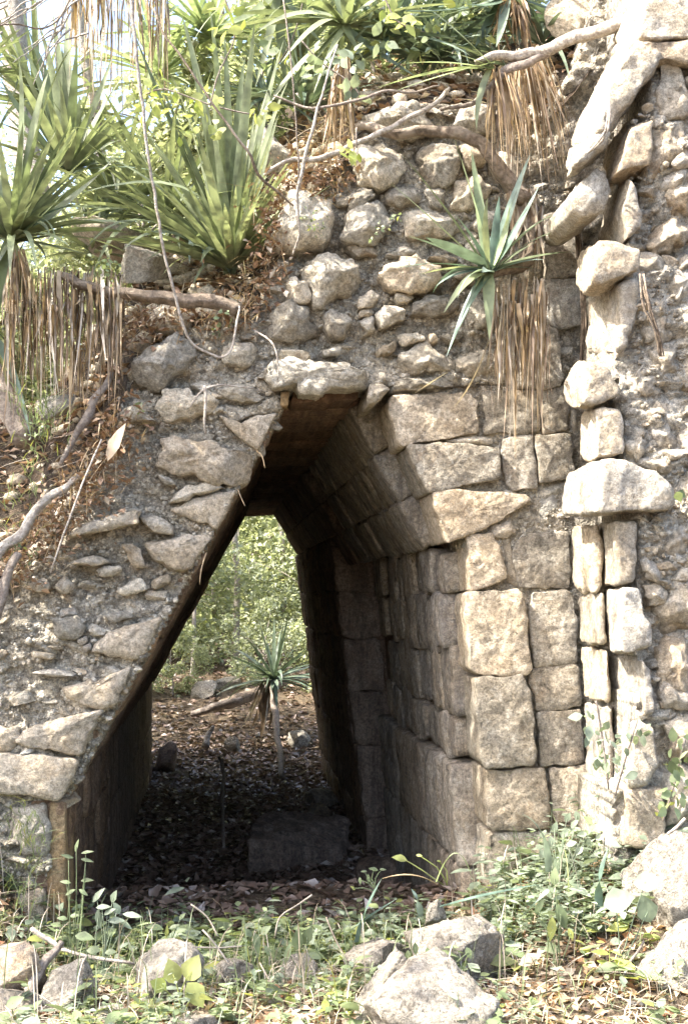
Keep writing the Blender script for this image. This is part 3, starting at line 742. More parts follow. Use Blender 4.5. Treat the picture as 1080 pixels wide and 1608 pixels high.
# right half -----------------------------------------------------------
RP = [(560, 590), (600, 640), (706, 852), (724, 880), (760, 1400), (760, 1560), (1010, 1560), (1010, -260), (905, 100), (860, 175), (790, 165), (640, 165), (570, 185), (530, 250), (455, 330), (440, 400), (400, 486), (470, 515), (470, 585)]
RPj = [(615, 606), (640, 650), (724, 850), (752, 880), (782, 1400), (782, 1560), (1010, 1560), (1010, 600)]
RPu = [(1010, 606), (562, 606), (470, 590), (412, 560), (400, 486), (440, 400), (455, 330), (530, 250), (570, 185), (640, 165), (790, 165), (860, 175), (905, 100), (1010, -260)]
core_plate(RPj, .055, .5, 'mortar', right, amp=.02, cell=.02)
core_plate(RPu, .06, .5, 'mortar', upper, amp=.065, cell=.016, strat=1.1)
RS = [ # corner blocks, dressed: polygon, Y, depth
 ([(606,630),(616,621),(735,616),(749,630),(750,678),(700,689),(630,701)], .0, .62, 'ashlar'),
 ([(640,699),(700,697),(784,703),(784,750),(700,768),(676,772),(655,735)], -.01, .75, 'ashlar'),
 ([(680,774),(700,769),(822,776),(832,784),(790,815),(740,836),(702,852),(690,805)], -.01, .70, 'ashlar'),
 ([(733,842),(775,838),(783,862),(791,903),(765,920),(738,929)], .0, .42, 'ashlar'),
 ([(733,932),(812,924),(821,938),(833,1045),(825,1057),(748,1061),(738,1050)], -.03, .55, 'ashlar'),
 ([(748,1068),(760,1066),(818,1060),(826,1075),(835,1100),(841,1190),(836,1203),(764,1204),(755,1195)], -.04, .50, 'ashlar'),
 ([(764,1210),(855,1206),(861,1300),(775,1304),(766,1296)], -.02, .60, 'ashlar'),
 ([(768,1310),(850,1307),(880,1318),(880,1400),(770,1400)], .0, .60, 'ashlar'),
 ([(808,850),(838,838),(892,836),(896,900),(893,924),(815,922),(803,890)], .03, .3, 'ashlar'),
 ([(835,930),(900,930),(906,985),(905,1038),(838,1046)], .01, .3, 'ashlar'),
 ([(833,1054),(890,1042),(908,1050),(912,1108),(841,1117)], .01, .3, 'ashlar'),
 ([(843,1122),(912,1114),(916,1198),(850,1203)], .0, .3, 'ashlar'),
 ([(863,1208),(922,1203),(927,1288),(870,1293)], .0, .3, 'ashlar'),
 ([(758,617),(845,612),(848,677),(762,680)], .02, .3, 'ashlar'),
 ([(849,608),(885,610),(892,676),(852,681)], .02, .3, 'ashlar'),
 ([(788,690),(836,684),(843,766),(802,771),(791,742)], .02, .3, 'ashlar'),
 ([(841,684),(894,680),(903,748),(849,757),(843,705)], .01, .3, 'ashlar'),
 ([(805,520),(845,508),(875,520),(884,590),(880,605),(845,609),(814,608)], .0, .3, 'ashlar'),
 ([(856,440),(910,438),(913,508),(866,515),(858,505)], .0, .3, 'ashlar'),
 ([(855,340),(875,332),(905,343),(914,380),(912,432),(856,436)], -.01, .3, 'ashlar'),
 ([(773,826),(800,818),(812,835),(797,846),(775,840)], .02, .2, 'facing'),
 ([(838,785),(872,765),(882,800),(850,830),(838,820)], .06, .2, 'rubble'),
 ([(785,848),(800,845),(810,905),(815,925),(795,910)], .05, .2, 'rubble'),
 ([(838,768),(890,756),(884,775),(845,790)], .07, .2, 'rubble'),
 ([(880,520),(898,518),(903,570),(888,575)], .06, .2, 'rubble'),
 ([(893,640),(905,642),(905,690),(897,680)], .06, .2, 'rubble'),
 ([(700,692),(740,684),(775,690),(770,699),(720,697)], .03, .2, 'rubble'),
]
for poly, Y, d, mt in RS:
    fstone(poly, Y, d, mt, right, name='block' if mt == 'ashlar' else 'stone', bulge=.007 if mt == 'ashlar' else .025, rough=.008, bevel=.007, corner=.025, gap=-.005)
# blocks of the inner faces
nR1 = (C1-B1); nR1 = Vector((-nR1.z, 0, nR1.x)).normalized()
if nR1.x > 0: nR1 = -nR1
nR2 = (D1-C1); nR2 = Vector((-nR2.z, 0, nR2.x)).normalized()
if nR2.x > 0: nR2 = -nR2
rows = [0.0, .34, .665, 1.0]
rr = random.Random(21)
for k, (r0, r1) in enumerate(zip(rows, rows[1:])):
    st = (.45, .5, .5)[k]
    soffit_blocks(B1, C1, nR1, (st, 3.7+.25*k, (.35, .6)), [r0, r1], 'inner', right, 'vault_block', seed=30+k, dep=.3, rough=.010, bulge=.008, off=.01*k, gap=.001, bev=.009, rj=.008)
zl = lambda y: (P(700, y).z)
Dn = Vector((D1.x+.06, 0, -.8))
def fr(ypx): return (C1.z-P(720, ypx).z)/(C1.z-Dn.z)
rows = [fr(858), fr(942), fr(1030), fr(1137), fr(1212)]
ends = (3.55, 3.3, 3.1, 3.1)
for k, (r0, r1) in enumerate(zip(rows, rows[1:])):
    soffit_blocks(C1, Dn, nR2, ((.30, .34, .32, .36)[k], ends[k], (.17, .40)), [r0, r1], 'inner', right, 'jamb_block', seed=40+k, dep=.3, rough=.012, bulge=.012, off=rr.uniform(-.01, .01)-.015, gap=-.002, bev=.008, rj=.014, oj=.022)
soffit_blocks(C1, Dn, nR2, (.35, 3.6, (.8, 1.3)), [fr(1214), fr(1385), 1.0], 'inner', right, 'jamb_block', seed=50, dep=.3, rough=.016, bulge=.012, off=.03, gap=.004, bev=.02)
# rear part: set in towards the passage, its near end squared off beyond a dark recess
C2 = P(468, 896, 10); D2 = P(512, 1240, 10); D2.z = -.85
nR3 = (D2-C2); nR3.y = 0; nR3 = Vector((-nR3.z, 0, nR3.x)).normalized()
if nR3.x > 0: nR3 = -nR3
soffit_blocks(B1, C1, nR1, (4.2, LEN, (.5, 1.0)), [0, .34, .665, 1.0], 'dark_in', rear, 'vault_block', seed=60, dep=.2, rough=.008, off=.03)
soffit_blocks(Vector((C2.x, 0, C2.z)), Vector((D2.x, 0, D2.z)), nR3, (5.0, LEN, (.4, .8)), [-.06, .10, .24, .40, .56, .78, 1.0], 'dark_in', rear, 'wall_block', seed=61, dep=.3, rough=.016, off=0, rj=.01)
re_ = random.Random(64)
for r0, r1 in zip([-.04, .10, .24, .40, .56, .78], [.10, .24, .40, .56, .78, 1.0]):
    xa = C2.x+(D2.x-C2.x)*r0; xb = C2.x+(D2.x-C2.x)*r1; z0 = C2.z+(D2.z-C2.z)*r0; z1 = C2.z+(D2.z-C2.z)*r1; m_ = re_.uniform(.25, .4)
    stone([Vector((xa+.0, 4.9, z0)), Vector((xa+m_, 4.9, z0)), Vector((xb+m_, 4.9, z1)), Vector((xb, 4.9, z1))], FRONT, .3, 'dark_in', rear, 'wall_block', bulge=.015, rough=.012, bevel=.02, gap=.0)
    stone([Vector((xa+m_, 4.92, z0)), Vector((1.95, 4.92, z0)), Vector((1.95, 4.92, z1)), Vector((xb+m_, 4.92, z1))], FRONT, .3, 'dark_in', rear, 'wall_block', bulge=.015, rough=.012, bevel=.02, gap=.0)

# upper rubble wall ------------------------------------------------------
US = [
 ([(455,292),(482,291),(520,308),(523,363),(507,383),(425,381),(420,370),(438,335)], -.10, .35),
 ([(553,294),(590,288),(598,296),(592,307),(560,334),(547,325)], -.05, .25),
 ([(565,323),(600,313),(616,325),(620,340),(611,361),(593,381),(555,383),(534,372),(543,352)], -.08, .3),
 ([(553,223),(604,217),(631,240),(635,262),(622,284),(600,294),(565,281),(555,255)], -.08, .3),
 ([(608,294),(655,292),(663,305),(660,318),(625,323),(605,315)], -.03, .25),
 ([(575,172),(650,158),(680,172),(693,200),(640,212),(580,200)], -.02, .3),
 ([(660,235),(682,219),(722,220),(724,262),(705,290),(672,290),(662,265)], -.06, .3),
 ([(726,222),(758,228),(764,252),(730,262)], -.02, .3),
 ([(671,296),(704,294),(708,318),(697,330),(676,323)], -.02, .25),
 ([(715,285),(750,273),(775,285),(745,328),(722,332),(707,321)], -.05, .25),
 ([(642,328),(665,325),(727,343),(731,357),(705,368),(647,376),(638,368)], -.06, .3),
 ([(730,165),(770,165),(773,205),(735,210),(712,195)], .0, .25),
 ([(740,350),(758,328),(786,323),(784,361),(762,370)], -.05, .25),
 ([(444,453),(453,433),(470,428),(484,440),(484,472),(453,476)], -.06, .25),
 ([(471,415),(495,402),(511,395),(538,404),(564,416),(569,433),(560,453),(507,478),(486,472),(478,440)], -.10, .35),
 ([(413,513),(431,491),(458,476),(487,484),(489,498),(504,511),(502,522),(433,533),(420,527)], -.05, .3),
 ([(509,487),(524,484),(553,502),(542,529),(524,535),(511,513)], -.05, .2),
 ([(562,464),(578,457),(602,460),(589,476),(564,484)], -.06, .2),
 ([(594,427),(620,408),(655,399),(685,415),(703,436),(680,448),(640,455),(615,443)], -.12, .3),
 ([(604,398),(632,389),(655,393),(625,402)], -.05, .2),
 ([(593,491),(631,480),(642,490),(638,501),(600,513)], -.08, .25),
 ([(565,502),(583,492),(594,520),(580,526)], -.02, .2),
 ([(587,551),(622,531),(629,544),(613,558),(589,563)], -.03, .2),
 ([(507,547),(534,545),(533,556),(510,558)], -.03, .15),
 ([(647,476),(671,462),(709,456),(727,473),(718,491),(664,498),(649,491)], -.05, .25),
 ([(620,526),(664,520),(669,533),(633,541)], -.05, .2),
 ([(672,521),(682,524),(687,536),(676,538)], -.04, .15),
 ([(624,580),(633,553),(669,540),(704,560),(713,573),(687,587),(642,591)], -.05, .25),
 ([(690,523),(727,521),(730,533),(704,541)], -.03, .2),
 ([(669,404),(700,397),(720,405),(704,414)], -.05, .2),
 ([(718,413),(744,413),(753,429),(716,432)], -.04, .2),
 ([(735,380),(778,370),(790,395),(745,400)], -.02, .2),
 ([(728,478),(770,470),(775,510),(735,515)], .0, .2),
 ([(718,560),(760,545),(775,590),(725,595)], .0, .2),
 ([(640,592),(700,590),(716,606),(620,612),(618,600)], -.03, .25),
 ([(620,462),(648,462),(644,476),(622,478)], -.04, .2),
 ([(770,240),(815,235),(830,290),(775,290)], .02, .2),
 ([(790,300),(840,300),(845,330),(800,335)], .02, .2),
 ([(540,385),(580,384),(592,400),(560,402)], -.02, .2),
 ([(566,488),(590,486),(586,492),(566,498)], -.02, .2),
]
for poly, Y, d in US:
    sz = max(p[0] for p in poly)-min(p[0] for p in poly)
    fstone(poly, Y*.75, d, 'rubble', upper, bulge=.008+sz*.0004, rough=.013+sz*.00008, bevel=.016+sz*.00015, facets=6, gap=.0, corner=.03)
fill_rubble([(420,600),(400,490),(445,400),(455,330),(530,255),(570,190),(690,170),(860,180),(905,300),(905,600)], .05, upper,
            [s[0] for s in US]+[s[0] for s in RS], RUB, n=255, rmin=.014, rmax=.075, seed=12, peb=4500, core=(.06,.065,1.1))
fill_rubble([(800,760),(905,760),(905,850),(800,850)], .08, right, [s[0] for s in RS], RUB, n=26, rmin=.015, rmax=.045, seed=13, peb=300, core=(.055,.02,1.0))

# projecting wall ---------------------------------------------------------
def ps(front, back, Yf=-.8, Yb=-.25, label=None, thick=.25, **kw):
    f = [P(x, y, Yf) for x, y in front]
    pts = f+[P(x, y, Yb) for x, y in back]+[p+Vector((.02, thick, 0)) for p in f]
    return hull_stone(pts, 'pier', pier, label=label, **kw)
ps([(1030,-60),(1130,-60),(1130,56),(1003,62)], [(985,-60),(960,62)], label='smooth upper slab with grey front')
ps([(1003,66),(1130,60),(1130,98),(1040,88),(1020,92)], [(968,66),(955,85)], rough=.016)
ps([(1003,66),(1038,88),(1010,125),(985,165),(955,205),(937,209),(962,120)], [(972,50),(945,110),(925,150),(893,232)], rough=.016, label='long inclined slab with white sunlit side')
ps([(937,211),(958,207),(948,228),(922,250),(904,256)], [(893,234),(889,254)], Yb=-.3)
ps([(1036,92),(1055,92),(1075,115),(1078,182),(1040,186),(1032,150)], [(1008,150),(1004,178)], Yf=-.75, rough=.018)
ps([(992,203),(1026,188),(1022,255),(966,272)], [(950,236),(980,193),(954,268)])
fstone([(922,269),(938,260),(953,267),(959,300),(947,327),(915,342),(900,329),(898,303)], -.72, .6, 'pier', pier, bulge=.03, rough=.010, bevel=.05)
ps([(990,282),(1004,300),(1007,350),(985,374),(978,330)], [(958,275),(948,330),(940,374)])
ps([(940,378),(982,382),(1004,395),(1002,424),(971,429),(944,448),(930,444)], [(912,395),(904,445)], Yf=-.85)
ps([(975,446),(1000,440),(1004,480),(985,530),(972,552)], [(922,456),(920,545),(935,566)], rough=.02)
ps([(1002,440),(1035,450),(1038,480),(1006,484)], [(996,450),(998,480)], rough=.02, Yf=-.75)
ps([(926,567),(953,575),(964,592),(976,618),(945,630),(918,632)], [(905,568),(886,600),(886,632)], Yf=-.82)
ps([(938,643),(972,645),(977,670),(981,712),(936,719)], [(912,646),(910,700),(913,718)])
ps([(948,720),(985,722),(1035,742),(1052,765),(1060,790),(1050,799),(1003,804),(942,804)], [(912,737),(885,748),(880,810)], Yf=-.9, label='long squared stone jutting out of the stub')
ps([(966,820),(998,820),(999,870),(996,912),(972,919)], [(940,822),(944,917)], rough=.012)
ps([(932,824),(940,824),(946,917),(940,930),(932,932)], [(896,828),(898,910),(912,931)], Yf=-.45, Yb=-.05, thick=.15, rough=.016)
ps([(976,925),(1004,924),(1023,993),(1018,1012),(985,1028),(974,1025)], [(948,925),(950,1012)])
ps([(942,932),(947,932),(950,1012),(940,1012)], [(908,934),(912,1010)], Yf=-.45, Yb=-.05, thick=.15)
ps([(950,1020),(954,1022),(956,1103),(950,1102)], [(912,1014),(917,1095)], Yf=-.45, Yb=-.05, thick=.15)
ps([(1008,1036),(1024,1056),(1027,1120),(1012,1127)], [(952,1028),(956,1108)], rough=.014)
ps([(996,1136),(1024,1140),(1033,1200),(1010,1233),(990,1231)], [(962,1118),(966,1222)])
ps([(955,1112),(962,1114),(966,1222),(955,1225)], [(918,1104),(922,1236)], Yf=-.45, Yb=-.05, thick=.15, rough=.016)
ps([(985,1240),(1040,1238),(1045,1330),(985,1330)], [(928,1240),(930,1330)], rough=.016)
PIERP = [(x+(24 if y > 100 and x < 1100 else 0), y) for x, y in [(1000,-200),(1230,-200),(1230,1500),(940,1500),(940,1240),(965,1235),(972,1125),(975,1030),(965,1020),(975,920),(970,815),(955,720),(950,640),(940,560),(950,440),(965,380),(985,290),(1000,200)]]
core_plate(PIERP, -.71, .62, 'mortar_pale', pier, amp=.09, cell=.017, strat=.8)
PS = [
 [(985,692),(1018,674),(1022,705),(1000,716),(986,712)], [(1024,665),(1060,650),(1063,704),(1032,716)], [(1008,642),(1036,626),(1052,645),(1040,662),(1010,660)],
 [(993,897),(1018,867),(1042,908),(1013,914)], [(1030,830),(1085,805),(1100,850),(1050,880),(1030,860)], [(1030,950),(1070,900),(1110,930),(1110,990),(1050,1000)],
 [(1010,205),(1030,190),(1072,190),(1080,240),(1030,300),(1012,270)], [(1045,300),(1100,270),(1100,330),(1060,345)], [(1025,360),(1075,330),(1100,360),(1060,400),(1030,400)],
 [(1040,420),(1100,400),(1110,470),(1060,490)], [(1010,500),(1050,485),(1060,540),(1020,560)], [(1060,560),(1110,540),(1110,610),(1070,620)],
 [(1068,640),(1110,630),(1110,720),(1072,730)], [(1040,1010),(1090,1000),(1100,1080),(1050,1110),(1034,1060)], [(1040,1130),(1080,1110),(1110,1180),(1060,1200)],
 [(1040,1215),(1110,1200),(1110,1300),(1050,1300)], [(1062,745),(1110,735),(1110,790),(1066,795)], [(1078,110),(1120,100),(1120,180),(1082,175)],
 [(1022,545),(1062,548),(1058,590),(1030,600)], [(985,590),(1015,565),(1030,610),(990,625)], [(1060,870),(1110,860),(1110,900),(1075,905)],
]
PS += [[(1035,272),(1075,262),(1080,292),(1045,300)], [(1008,395),(1040,402),(1036,430),(1010,424)], [(1062,400),(1095,385),(1110,410),(1075,425)], [(1005,725),(1050,722),(1062,742),(1036,740)], [(1010,920),(1045,915),(1048,948),(1018,955)], [(1060,495),(1105,480),(1110,530),(1066,545)], [(1018,800),(1060,805),(1050,828),(1012,826)], [(1045,1085),(1085,1090),(1082,1112),(1040,1120)]]
for k, poly in enumerate(PS):
    fstone(poly, -.765, .3, 'pier', pier, bulge=.04, rough=.025, bevel=.025, facets=7, corner=.02)
fill_rubble([(985,190),(1130,100),(1130,1380),(1045,1380),(1040,1140),(1020,1030),(1005,920),(1000,815),(1000,640),(990,560),(1005,440)], -.74, pier,
            PS, RUBP, n=260, rmin=.018, rmax=.09, seed=15, peb=3000, pmat='pier', core=(-.71,.09,.8))

# ================================================================== VEGETATION ON THE RUIN
def px3(t, Y): return P(t[0], t[1], Y)
def yucca(name, label, base, tips, mat='yucca', width=.042, n_extra=0, length=.6, cone=1.3, seed=0, Y=0.0, lean=(0,0,1), cat='yucca', group='yuccas growing on the ruin', spread=.25, extra_mat=None, fold=.22):
    """rosette of sword leaves: traced ones as (mid px, tip px[, width factor[, material]]) and n_extra grown round the axis"""
    rnd = random.Random(seed); b = P(base[0], base[1], Y)
    t = thing(name, label, cat, b, group)
    for q in tips:
        mid, tip = q[0], q[1]; wf = q[2] if len(q) > 2 else 1; mt = q[3] if len(q) > 3 else mat
        dy = rnd.uniform(-spread, spread*.5)
        p1 = P(mid[0], mid[1], Y+dy*.6); p2 = P(tip[0], tip[1], Y+dy)
        # bezier through the traced middle
        c = p1*2-(b+p2)*.5
        leaf_obj(b+Vector((rnd.uniform(-.02,.02), rnd.uniform(-.02,.02), rnd.uniform(-.02,.03))), c, p2, width*1.15*wf*rnd.uniform(.9,1.15), mt, t, twist=rnd.uniform(-.5,.5), fold=fold, up=Vector((rnd.uniform(-.2,.2), rnd.uniform(-.9,.1), 1)))
    L = Vector(lean).normalized()
    for i in range(n_extra):
        a = rnd.uniform(0, 6.283); th = cone*math.sqrt(rnd.random())
        u = L.orthogonal().normalized(); v = L.cross(u)
        d = (L*math.cos(th)+(u*math.cos(a)+v*math.sin(a))*math.sin(th)).normalized()
        ln = length*rnd.uniform(.55, 1.1); bent = rnd.random() < .16
        o = b+d*.02
        leaf_obj(o, o+d*ln*.55+Vector((0,0,.02)), o+d*ln*(.8 if bent else 1)+Vector((0,0,(-.45*ln if bent else -.10*ln*math.sin(th)*rnd.uniform(.3,2.4)))), width*1.05*rnd.uniform(.75,1.05), extra_mat or mat, t, twist=rnd.uniform(-.7,.7), fold=fold)
    return t
def skirt(parent, x0, x1, y0, y1, n, Y, seed, mats=('straw','straw_pale'), fan=0.0, src=None, w=.012, name='dead_leaves', dy=.12):
    rnd = random.Random(seed)
    mats = tuple(mats)+('dead_brown',)
    for mi, mt in enumerate(mats):
        sp = []
        for _ in range(n//len(mats)):
            xb = rnd.uniform(x0, x1)
            xt = src[0]+(xb-src[0])*rnd.uniform(.15, .5) if src else xb+rnd.uniform(-6, 6)
            yt = (src[1]+rnd.uniform(-5, 14)) if src else y0+rnd.uniform(-8, (y1-y0)*.3)
            ye = y0+(y1-y0)*min(1.12, max(.2, rnd.gauss(.68, .24)))
            a = P(xt, yt, Y+rnd.uniform(-dy, dy)*.5); c = P(xb+rnd.gauss(0, 9), ye, Y+rnd.uniform(-dy, dy))
            m = P(xt*.35+xb*.65+rnd.uniform(-5, 5), yt*.65+ye*.35, Y+rnd.uniform(-dy, dy))
            m = m+Vector((rnd.gauss(0,.012), rnd.gauss(0,.02), 0)); sp.append((a, m, c, w*math.exp(rnd.gauss(-.1,.5)), rnd.uniform(-3, 3)))
        blades(name, sp, mt, parent, nseg=5, fold=.3)

y1 = yucca('yucca', 'largest yucca with a tall dense fan of upright leaves left of the rubble wall', (362, 425), [
 ((210,243),(100,204)), ((300,300),(118,305)), ((225,345),(130,400)), ((312,375),(298,415),1.2,'yucca_blue'), ((330,385),(318,420),.9,'yucca_blue'),
 ((265,190),(208,45)), ((285,215),(232,92)), ((300,200),(262,110)), ((320,170),(285,22)), ((325,210),(308,108)), ((345,170),(328,0),1.1), ((340,230),(335,130)),
 ((358,190),(352,50),1.1), ((372,210),(385,90)), ((385,190),(400,35)), ((410,200),(446,62)), ((412,240),(452,128)), ((395,250),(420,140)), ((400,300),(437,180)),
 ((415,320),(465,235)), ((440,300),(530,208),.6), ((435,385),(470,420),.9,'yucca_blue'), ((290,290),(212,190)), ((280,320),(150,235)), ((260,300),(180,250)), ((285,340),(205,300)),
 ((290,370),(215,360)), ((300,385),(228,410),.8), ((320,330),(250,250)), ((370,300),(366,150)), ((382,320),(400,170)), ((350,300),(330,190)), ((333,290),(290,150)), ((392,340),(430,250)),
 ((405,370),(455,330),.7), ((270,365),(190,395),.8), ((300,400),(250,440),.8), ((330,410),(300,455),.7)], Y=.32, n_extra=110, length=.75, cone=1.15, lean=(-.25,-.2,1), seed=1, width=.045)
y2 = yucca('yucca', 'yucca at the left edge with long dark leaves spreading right over the hanging straw', (20, 378), [
 ((100,320),(178,250)), ((85,310),(143,258)), ((120,372),(207,401),1.1), ((100,392),(167,408),1.2), ((90,368),(150,363)), ((58,388),(74,415),1,'yucca_blue'), ((12,310),(3,255),1.1),
 ((50,320),(100,268)), ((70,338),(130,320),.8,'yucca_blue'), ((0,410),(-30,470)), ((5,430),(-5,520)), ((30,430),(22,500)), ((70,170),(122,64),1.1), ((55,190),(83,103)), ((35,200),(30,95)),
 ((-20,300),(-60,240)), ((-20,380),(-80,400)), ((60,345),(115,290)), ((0,300),(-15,190)), ((45,300),(70,230))], Y=.05, n_extra=80, length=.68, cone=1.35, lean=(.1,-.3,1), seed=2, width=.045)
y3 = yucca('yucca', 'yucca with upright leaves behind the left edge one, below the bare white twigs', (107, 270), [
 ((115,170),(122,66),1.2), ((75,165),(36,69)), ((80,150),(44,44)), ((88,140),(58,28)), ((98,140),(83,17),1.1), ((107,140),(105,14),1.2), ((118,210),(126,150),1.1), ((150,190),(203,105)),
 ((145,180),(178,86)), ((50,200),(0,122)), ((150,200),(178,117)), ((170,262),(239,267),1,'yucca_blue'), ((90,200),(64,110)), ((60,230),(10,180)), ((130,240),(170,195))], Y=.75, n_extra=50, length=.7, cone=1.3, seed=3, width=.05)
for k, (bx, by, YY, lb, ml) in enumerate([((185), 330, 1.3, 'yucca half hidden between the two left ones and the tall fan', 'yucca'), (60, 170, 1.9, 'yucca high at the left behind the white twigs', 'yucca'), (262, 350, .9, 'low yucca with thin blades under the tall fan', 'yucca'), (330, 60, 1.8, 'yucca high behind the tall fan', 'yucca_pale'), (250, 120, 2.2, 'yucca far behind the straw curtain', 'yucca_pale'), (640, 70, .9, 'dark yucca at the top between the two hanging straw tufts', 'agave'), (720, 40, 1.5, 'dark yucca behind the drooping one at the top edge', 'agave'), (890, 45, .7, 'dark yucca squeezed beside the inclined slab', 'agave'), (470, 90, 1.0, 'shaded yucca behind the grey green climber', 'yucca'), (150, 400, .9, 'yucca low on the slope behind the log', 'yucca'), (-40, 120, 1.4, 'yucca cut by the left photo edge near the top', 'yucca'), (420, 160, 1.6, 'yucca in the shade right behind the tall fan', 'agave'), (600, 62, .5, 'small dark yucca left of the pale crooked branch tip at the top', 'agave'), (690, 95, .6, 'dark yucca behind the bright leaves pointing left', 'agave'), (850, 70, .45, 'dark yucca above the right straw tuft', 'agave'), (480, 170, .6, 'dark yucca beside the upright pale stick', 'agave')]):
    yucca('yucca', lb, (bx, by), [], Y=YY, n_extra=70 if k < 7 else 44, length=.88 if k < 7 else .6, cone=1.6, seed=70+k, width=.036, mat=ml, lean=(.1,-.3,1))
y4 = yucca('yucca', 'small yucca with pale open leaves perched on the wall above a curtain of dead leaves', (772, 428), [
 ((705,335),(622,232),.9), ((690,355),(610,285),1.1), ((745,325),(711,212),1.1,'yucca_pale'), ((755,330),(739,232),1.0,'yucca_pale'), ((752,350),(740,300),1.0), ((800,330),(833,240),1,'yucca_blue'),
 ((805,370),(846,292),.9,'yucca_blue'), ((820,370),(872,335),.6), ((830,405),(905,395),.55), ((715,395),(668,373),1.3,'yucca_blue'), ((715,422),(655,432),.5), ((740,470),(700,562),1.1,'yucca_blue'),
 ((735,440),(696,492),.9), ((768,470),(768,535),1.1), ((720,430),(684,450),.5,'yucca_blue'), ((790,375),(800,320),.7,'yucca_pale'), ((762,370),(765,310),.8), ((800,405),(840,380),.6), ((755,440),(742,462),.6), ((810,420),(850,425),.5,'yucca_blue')],
 Y=-.22, seed=4, width=.046, spread=.18, n_extra=16, length=.42, cone=1.5, lean=(-.1,-.5,1), extra_mat='yucca_blue')
skirt(y4, 776, 858, 440, 700, 150, -.20, 5, w=.010, mats=('straw_pale','straw'))
tube('stem', [P(772,430,-.2), P(800,425,-.14), P(830,400,-.1), P(832,340,-.08), P(812,300,-.08)], [.022,.028,.04,.045,.03], 'bark_dark', y4, wob=.3)
skirt(y4, 800, 846, 300, 450, 40, -.12, 6, w=.014, mats=('straw_pale',), dy=.04, name='bark_shreds')
blades('fallen_dead_leaf', [(P(772,520,-.25), P(750,600,-.25), P(708,645,-.22), .022, .4), (P(702,585,-.2), P(670,605,-.2), P(650,618,-.15), .016, .3)], 'straw_pale', y4, nseg=7)
y5 = yucca('yucca', 'yucca on the pale branch with bright leaves pointing left over a hanging straw tuft', (772, 105), [
 ((690,112),(592,138),1.1,'yucca_pale'), ((690,122),(620,143),.8,'yucca_pale'), ((700,98),(630,100),1.0,'yucca_pale'), ((722,55),(672,12),.9), ((745,85),(710,70),.8), ((752,155),(748,205),.8), ((740,92),(690,78),.7)],
 Y=-.3, seed=6, width=.042)
skirt(y5, 762, 832, 120, 275, 60, -.26, 7, src=(780, 108), w=.010, mats=('straw',))
skirt(y5, 800, 905, 140, 310, 110, -.08, 8, src=(815, 80), w=.009, mats=('straw','straw_pale'))
y6 = yucca('yucca', 'dark drooping yucca at the top edge right of centre', (800, -14), [
 ((700,16),(540,10),1.1), ((700,22),(590,24)), ((770,30),(745,75)), ((790,35),(778,75)), ((785,20),(762,58)), ((825,15),(850,42)), ((860,12),(930,36)), ((760,10),(690,-8)), ((810,40),(815,72)), ((740,20),(640,62),.8)],
 Y=.3, seed=7, mat='agave', width=.05, n_extra=26, length=.6, cone=1.6)
skirt(y6, 770, 850, 10, 95, 50, .25, 9, src=(800,-5), w=.014, mats=('straw',))
y7 = yucca('yucca', 'yucca above the centre with a silver leaf and a brown dead tuft hanging below', (542, 42), [
 ((470,22),(400,54),1.0), ((575,70),(660,125),1.1,'agave'), ((560,80),(598,130),1.0), ((520,80),(492,147),.8), ((600,18),(700,20)), ((500,8),(430,-5)), ((500,40),(440,100)), ((515,70),(470,130),.9), ((560,20),(620,-20)),
 ((490,30),(420,30)), ((530,0),(510,-40)), ((500,80),(440,170)), ((470,100),(400,200))], Y=.25, n_extra=34, length=.6, cone=1.5, seed=8, width=.045)
skirt(y7, 512, 566, 120, 265, 54, .02, 10, src=(542, 90), w=.013, mats=('straw',))
y8 = yucca('yucca', 'half hidden yucca leaning in from the top edge left of the centre', (440, -20), [
 ((425,50),(400,140)), ((440,60),(452,150)), ((470,30),(520,80)), ((400,20),(340,40)), ((455,60),(480,160),.9)], Y=.7, n_extra=26, length=.7, cone=1.8, seed=9, width=.05)
skirt(y2, 10, 198, 425, 655, 380, .02, 11, w=.010, mats=('straw','straw_pale'), dy=.3)
skirt(y2, 0, 60, 400, 560, 40, .0, 12, src=(25,395), w=.013, mats=('straw',))
y9 = yucca('yucca', 'shaded yucca with thin blue leaves low on the left slope', (-20, 520), [
 ((15,570),(50,690),.9,'yucca_blue'), ((10,540),(40,600),.8), ((5,490),(50,520),.8), ((0,560),(20,650),.8)], Y=.1, n_extra=16, length=.5, cone=1.6, seed=10)
# old hanging leaf curtain behind the tall yuccas
cur = thing('dead_leaf_curtain', 'curtain of long dry straw leaves hanging at the upper left behind the yuccas', 'dead leaves', P(200, 0, 1.2))
skirt(cur, 100, 270, -90, 190, 170, 1.2, 13, w=.012, mats=('straw','straw_pale'), dy=.5)

# branches, roots, vines ---------------------------------------------------
def branch(name, label, cat, pl, radii, mat, **kw):
    o = pxtube(name, pl, radii, mat, **kw); return tag(o, label, cat)
branch('branch', 'thick white bleached branch reaching left from the inclined slab', 'branch', [(1000,32,-.35),(940,48,-.3),(890,62,-.26),(850,80,-.25),(812,88,-.27),(770,88,-.28),(745,98,-.28)], [.034,.034,.032,.03,.026,.022,.012], 'bark_pale', wob=.25)
branch('branch', 'shorter branch lying just under the thick white branch', 'branch', [(860,85,-.24),(830,100,-.26),(800,110,-.28),(770,135,-.25),(740,160,-.2),(690,172,-.16)], [.02,.024,.022,.016,.012,.008], 'bark', wob=.25)
branch('root', 'thick grey brown root arching over the round stones of the upper wall', 'root', [(560,200,-.05),(600,206,-.12),(640,207,-.14),(690,206,-.16),(715,204,-.17),(750,222,-.16),(775,250,-.15),(800,285,-.13),(825,312,-.1)], [.02,.026,.026,.026,.03,.034,.036,.04,.045], 'bark_dark', wob=.25)
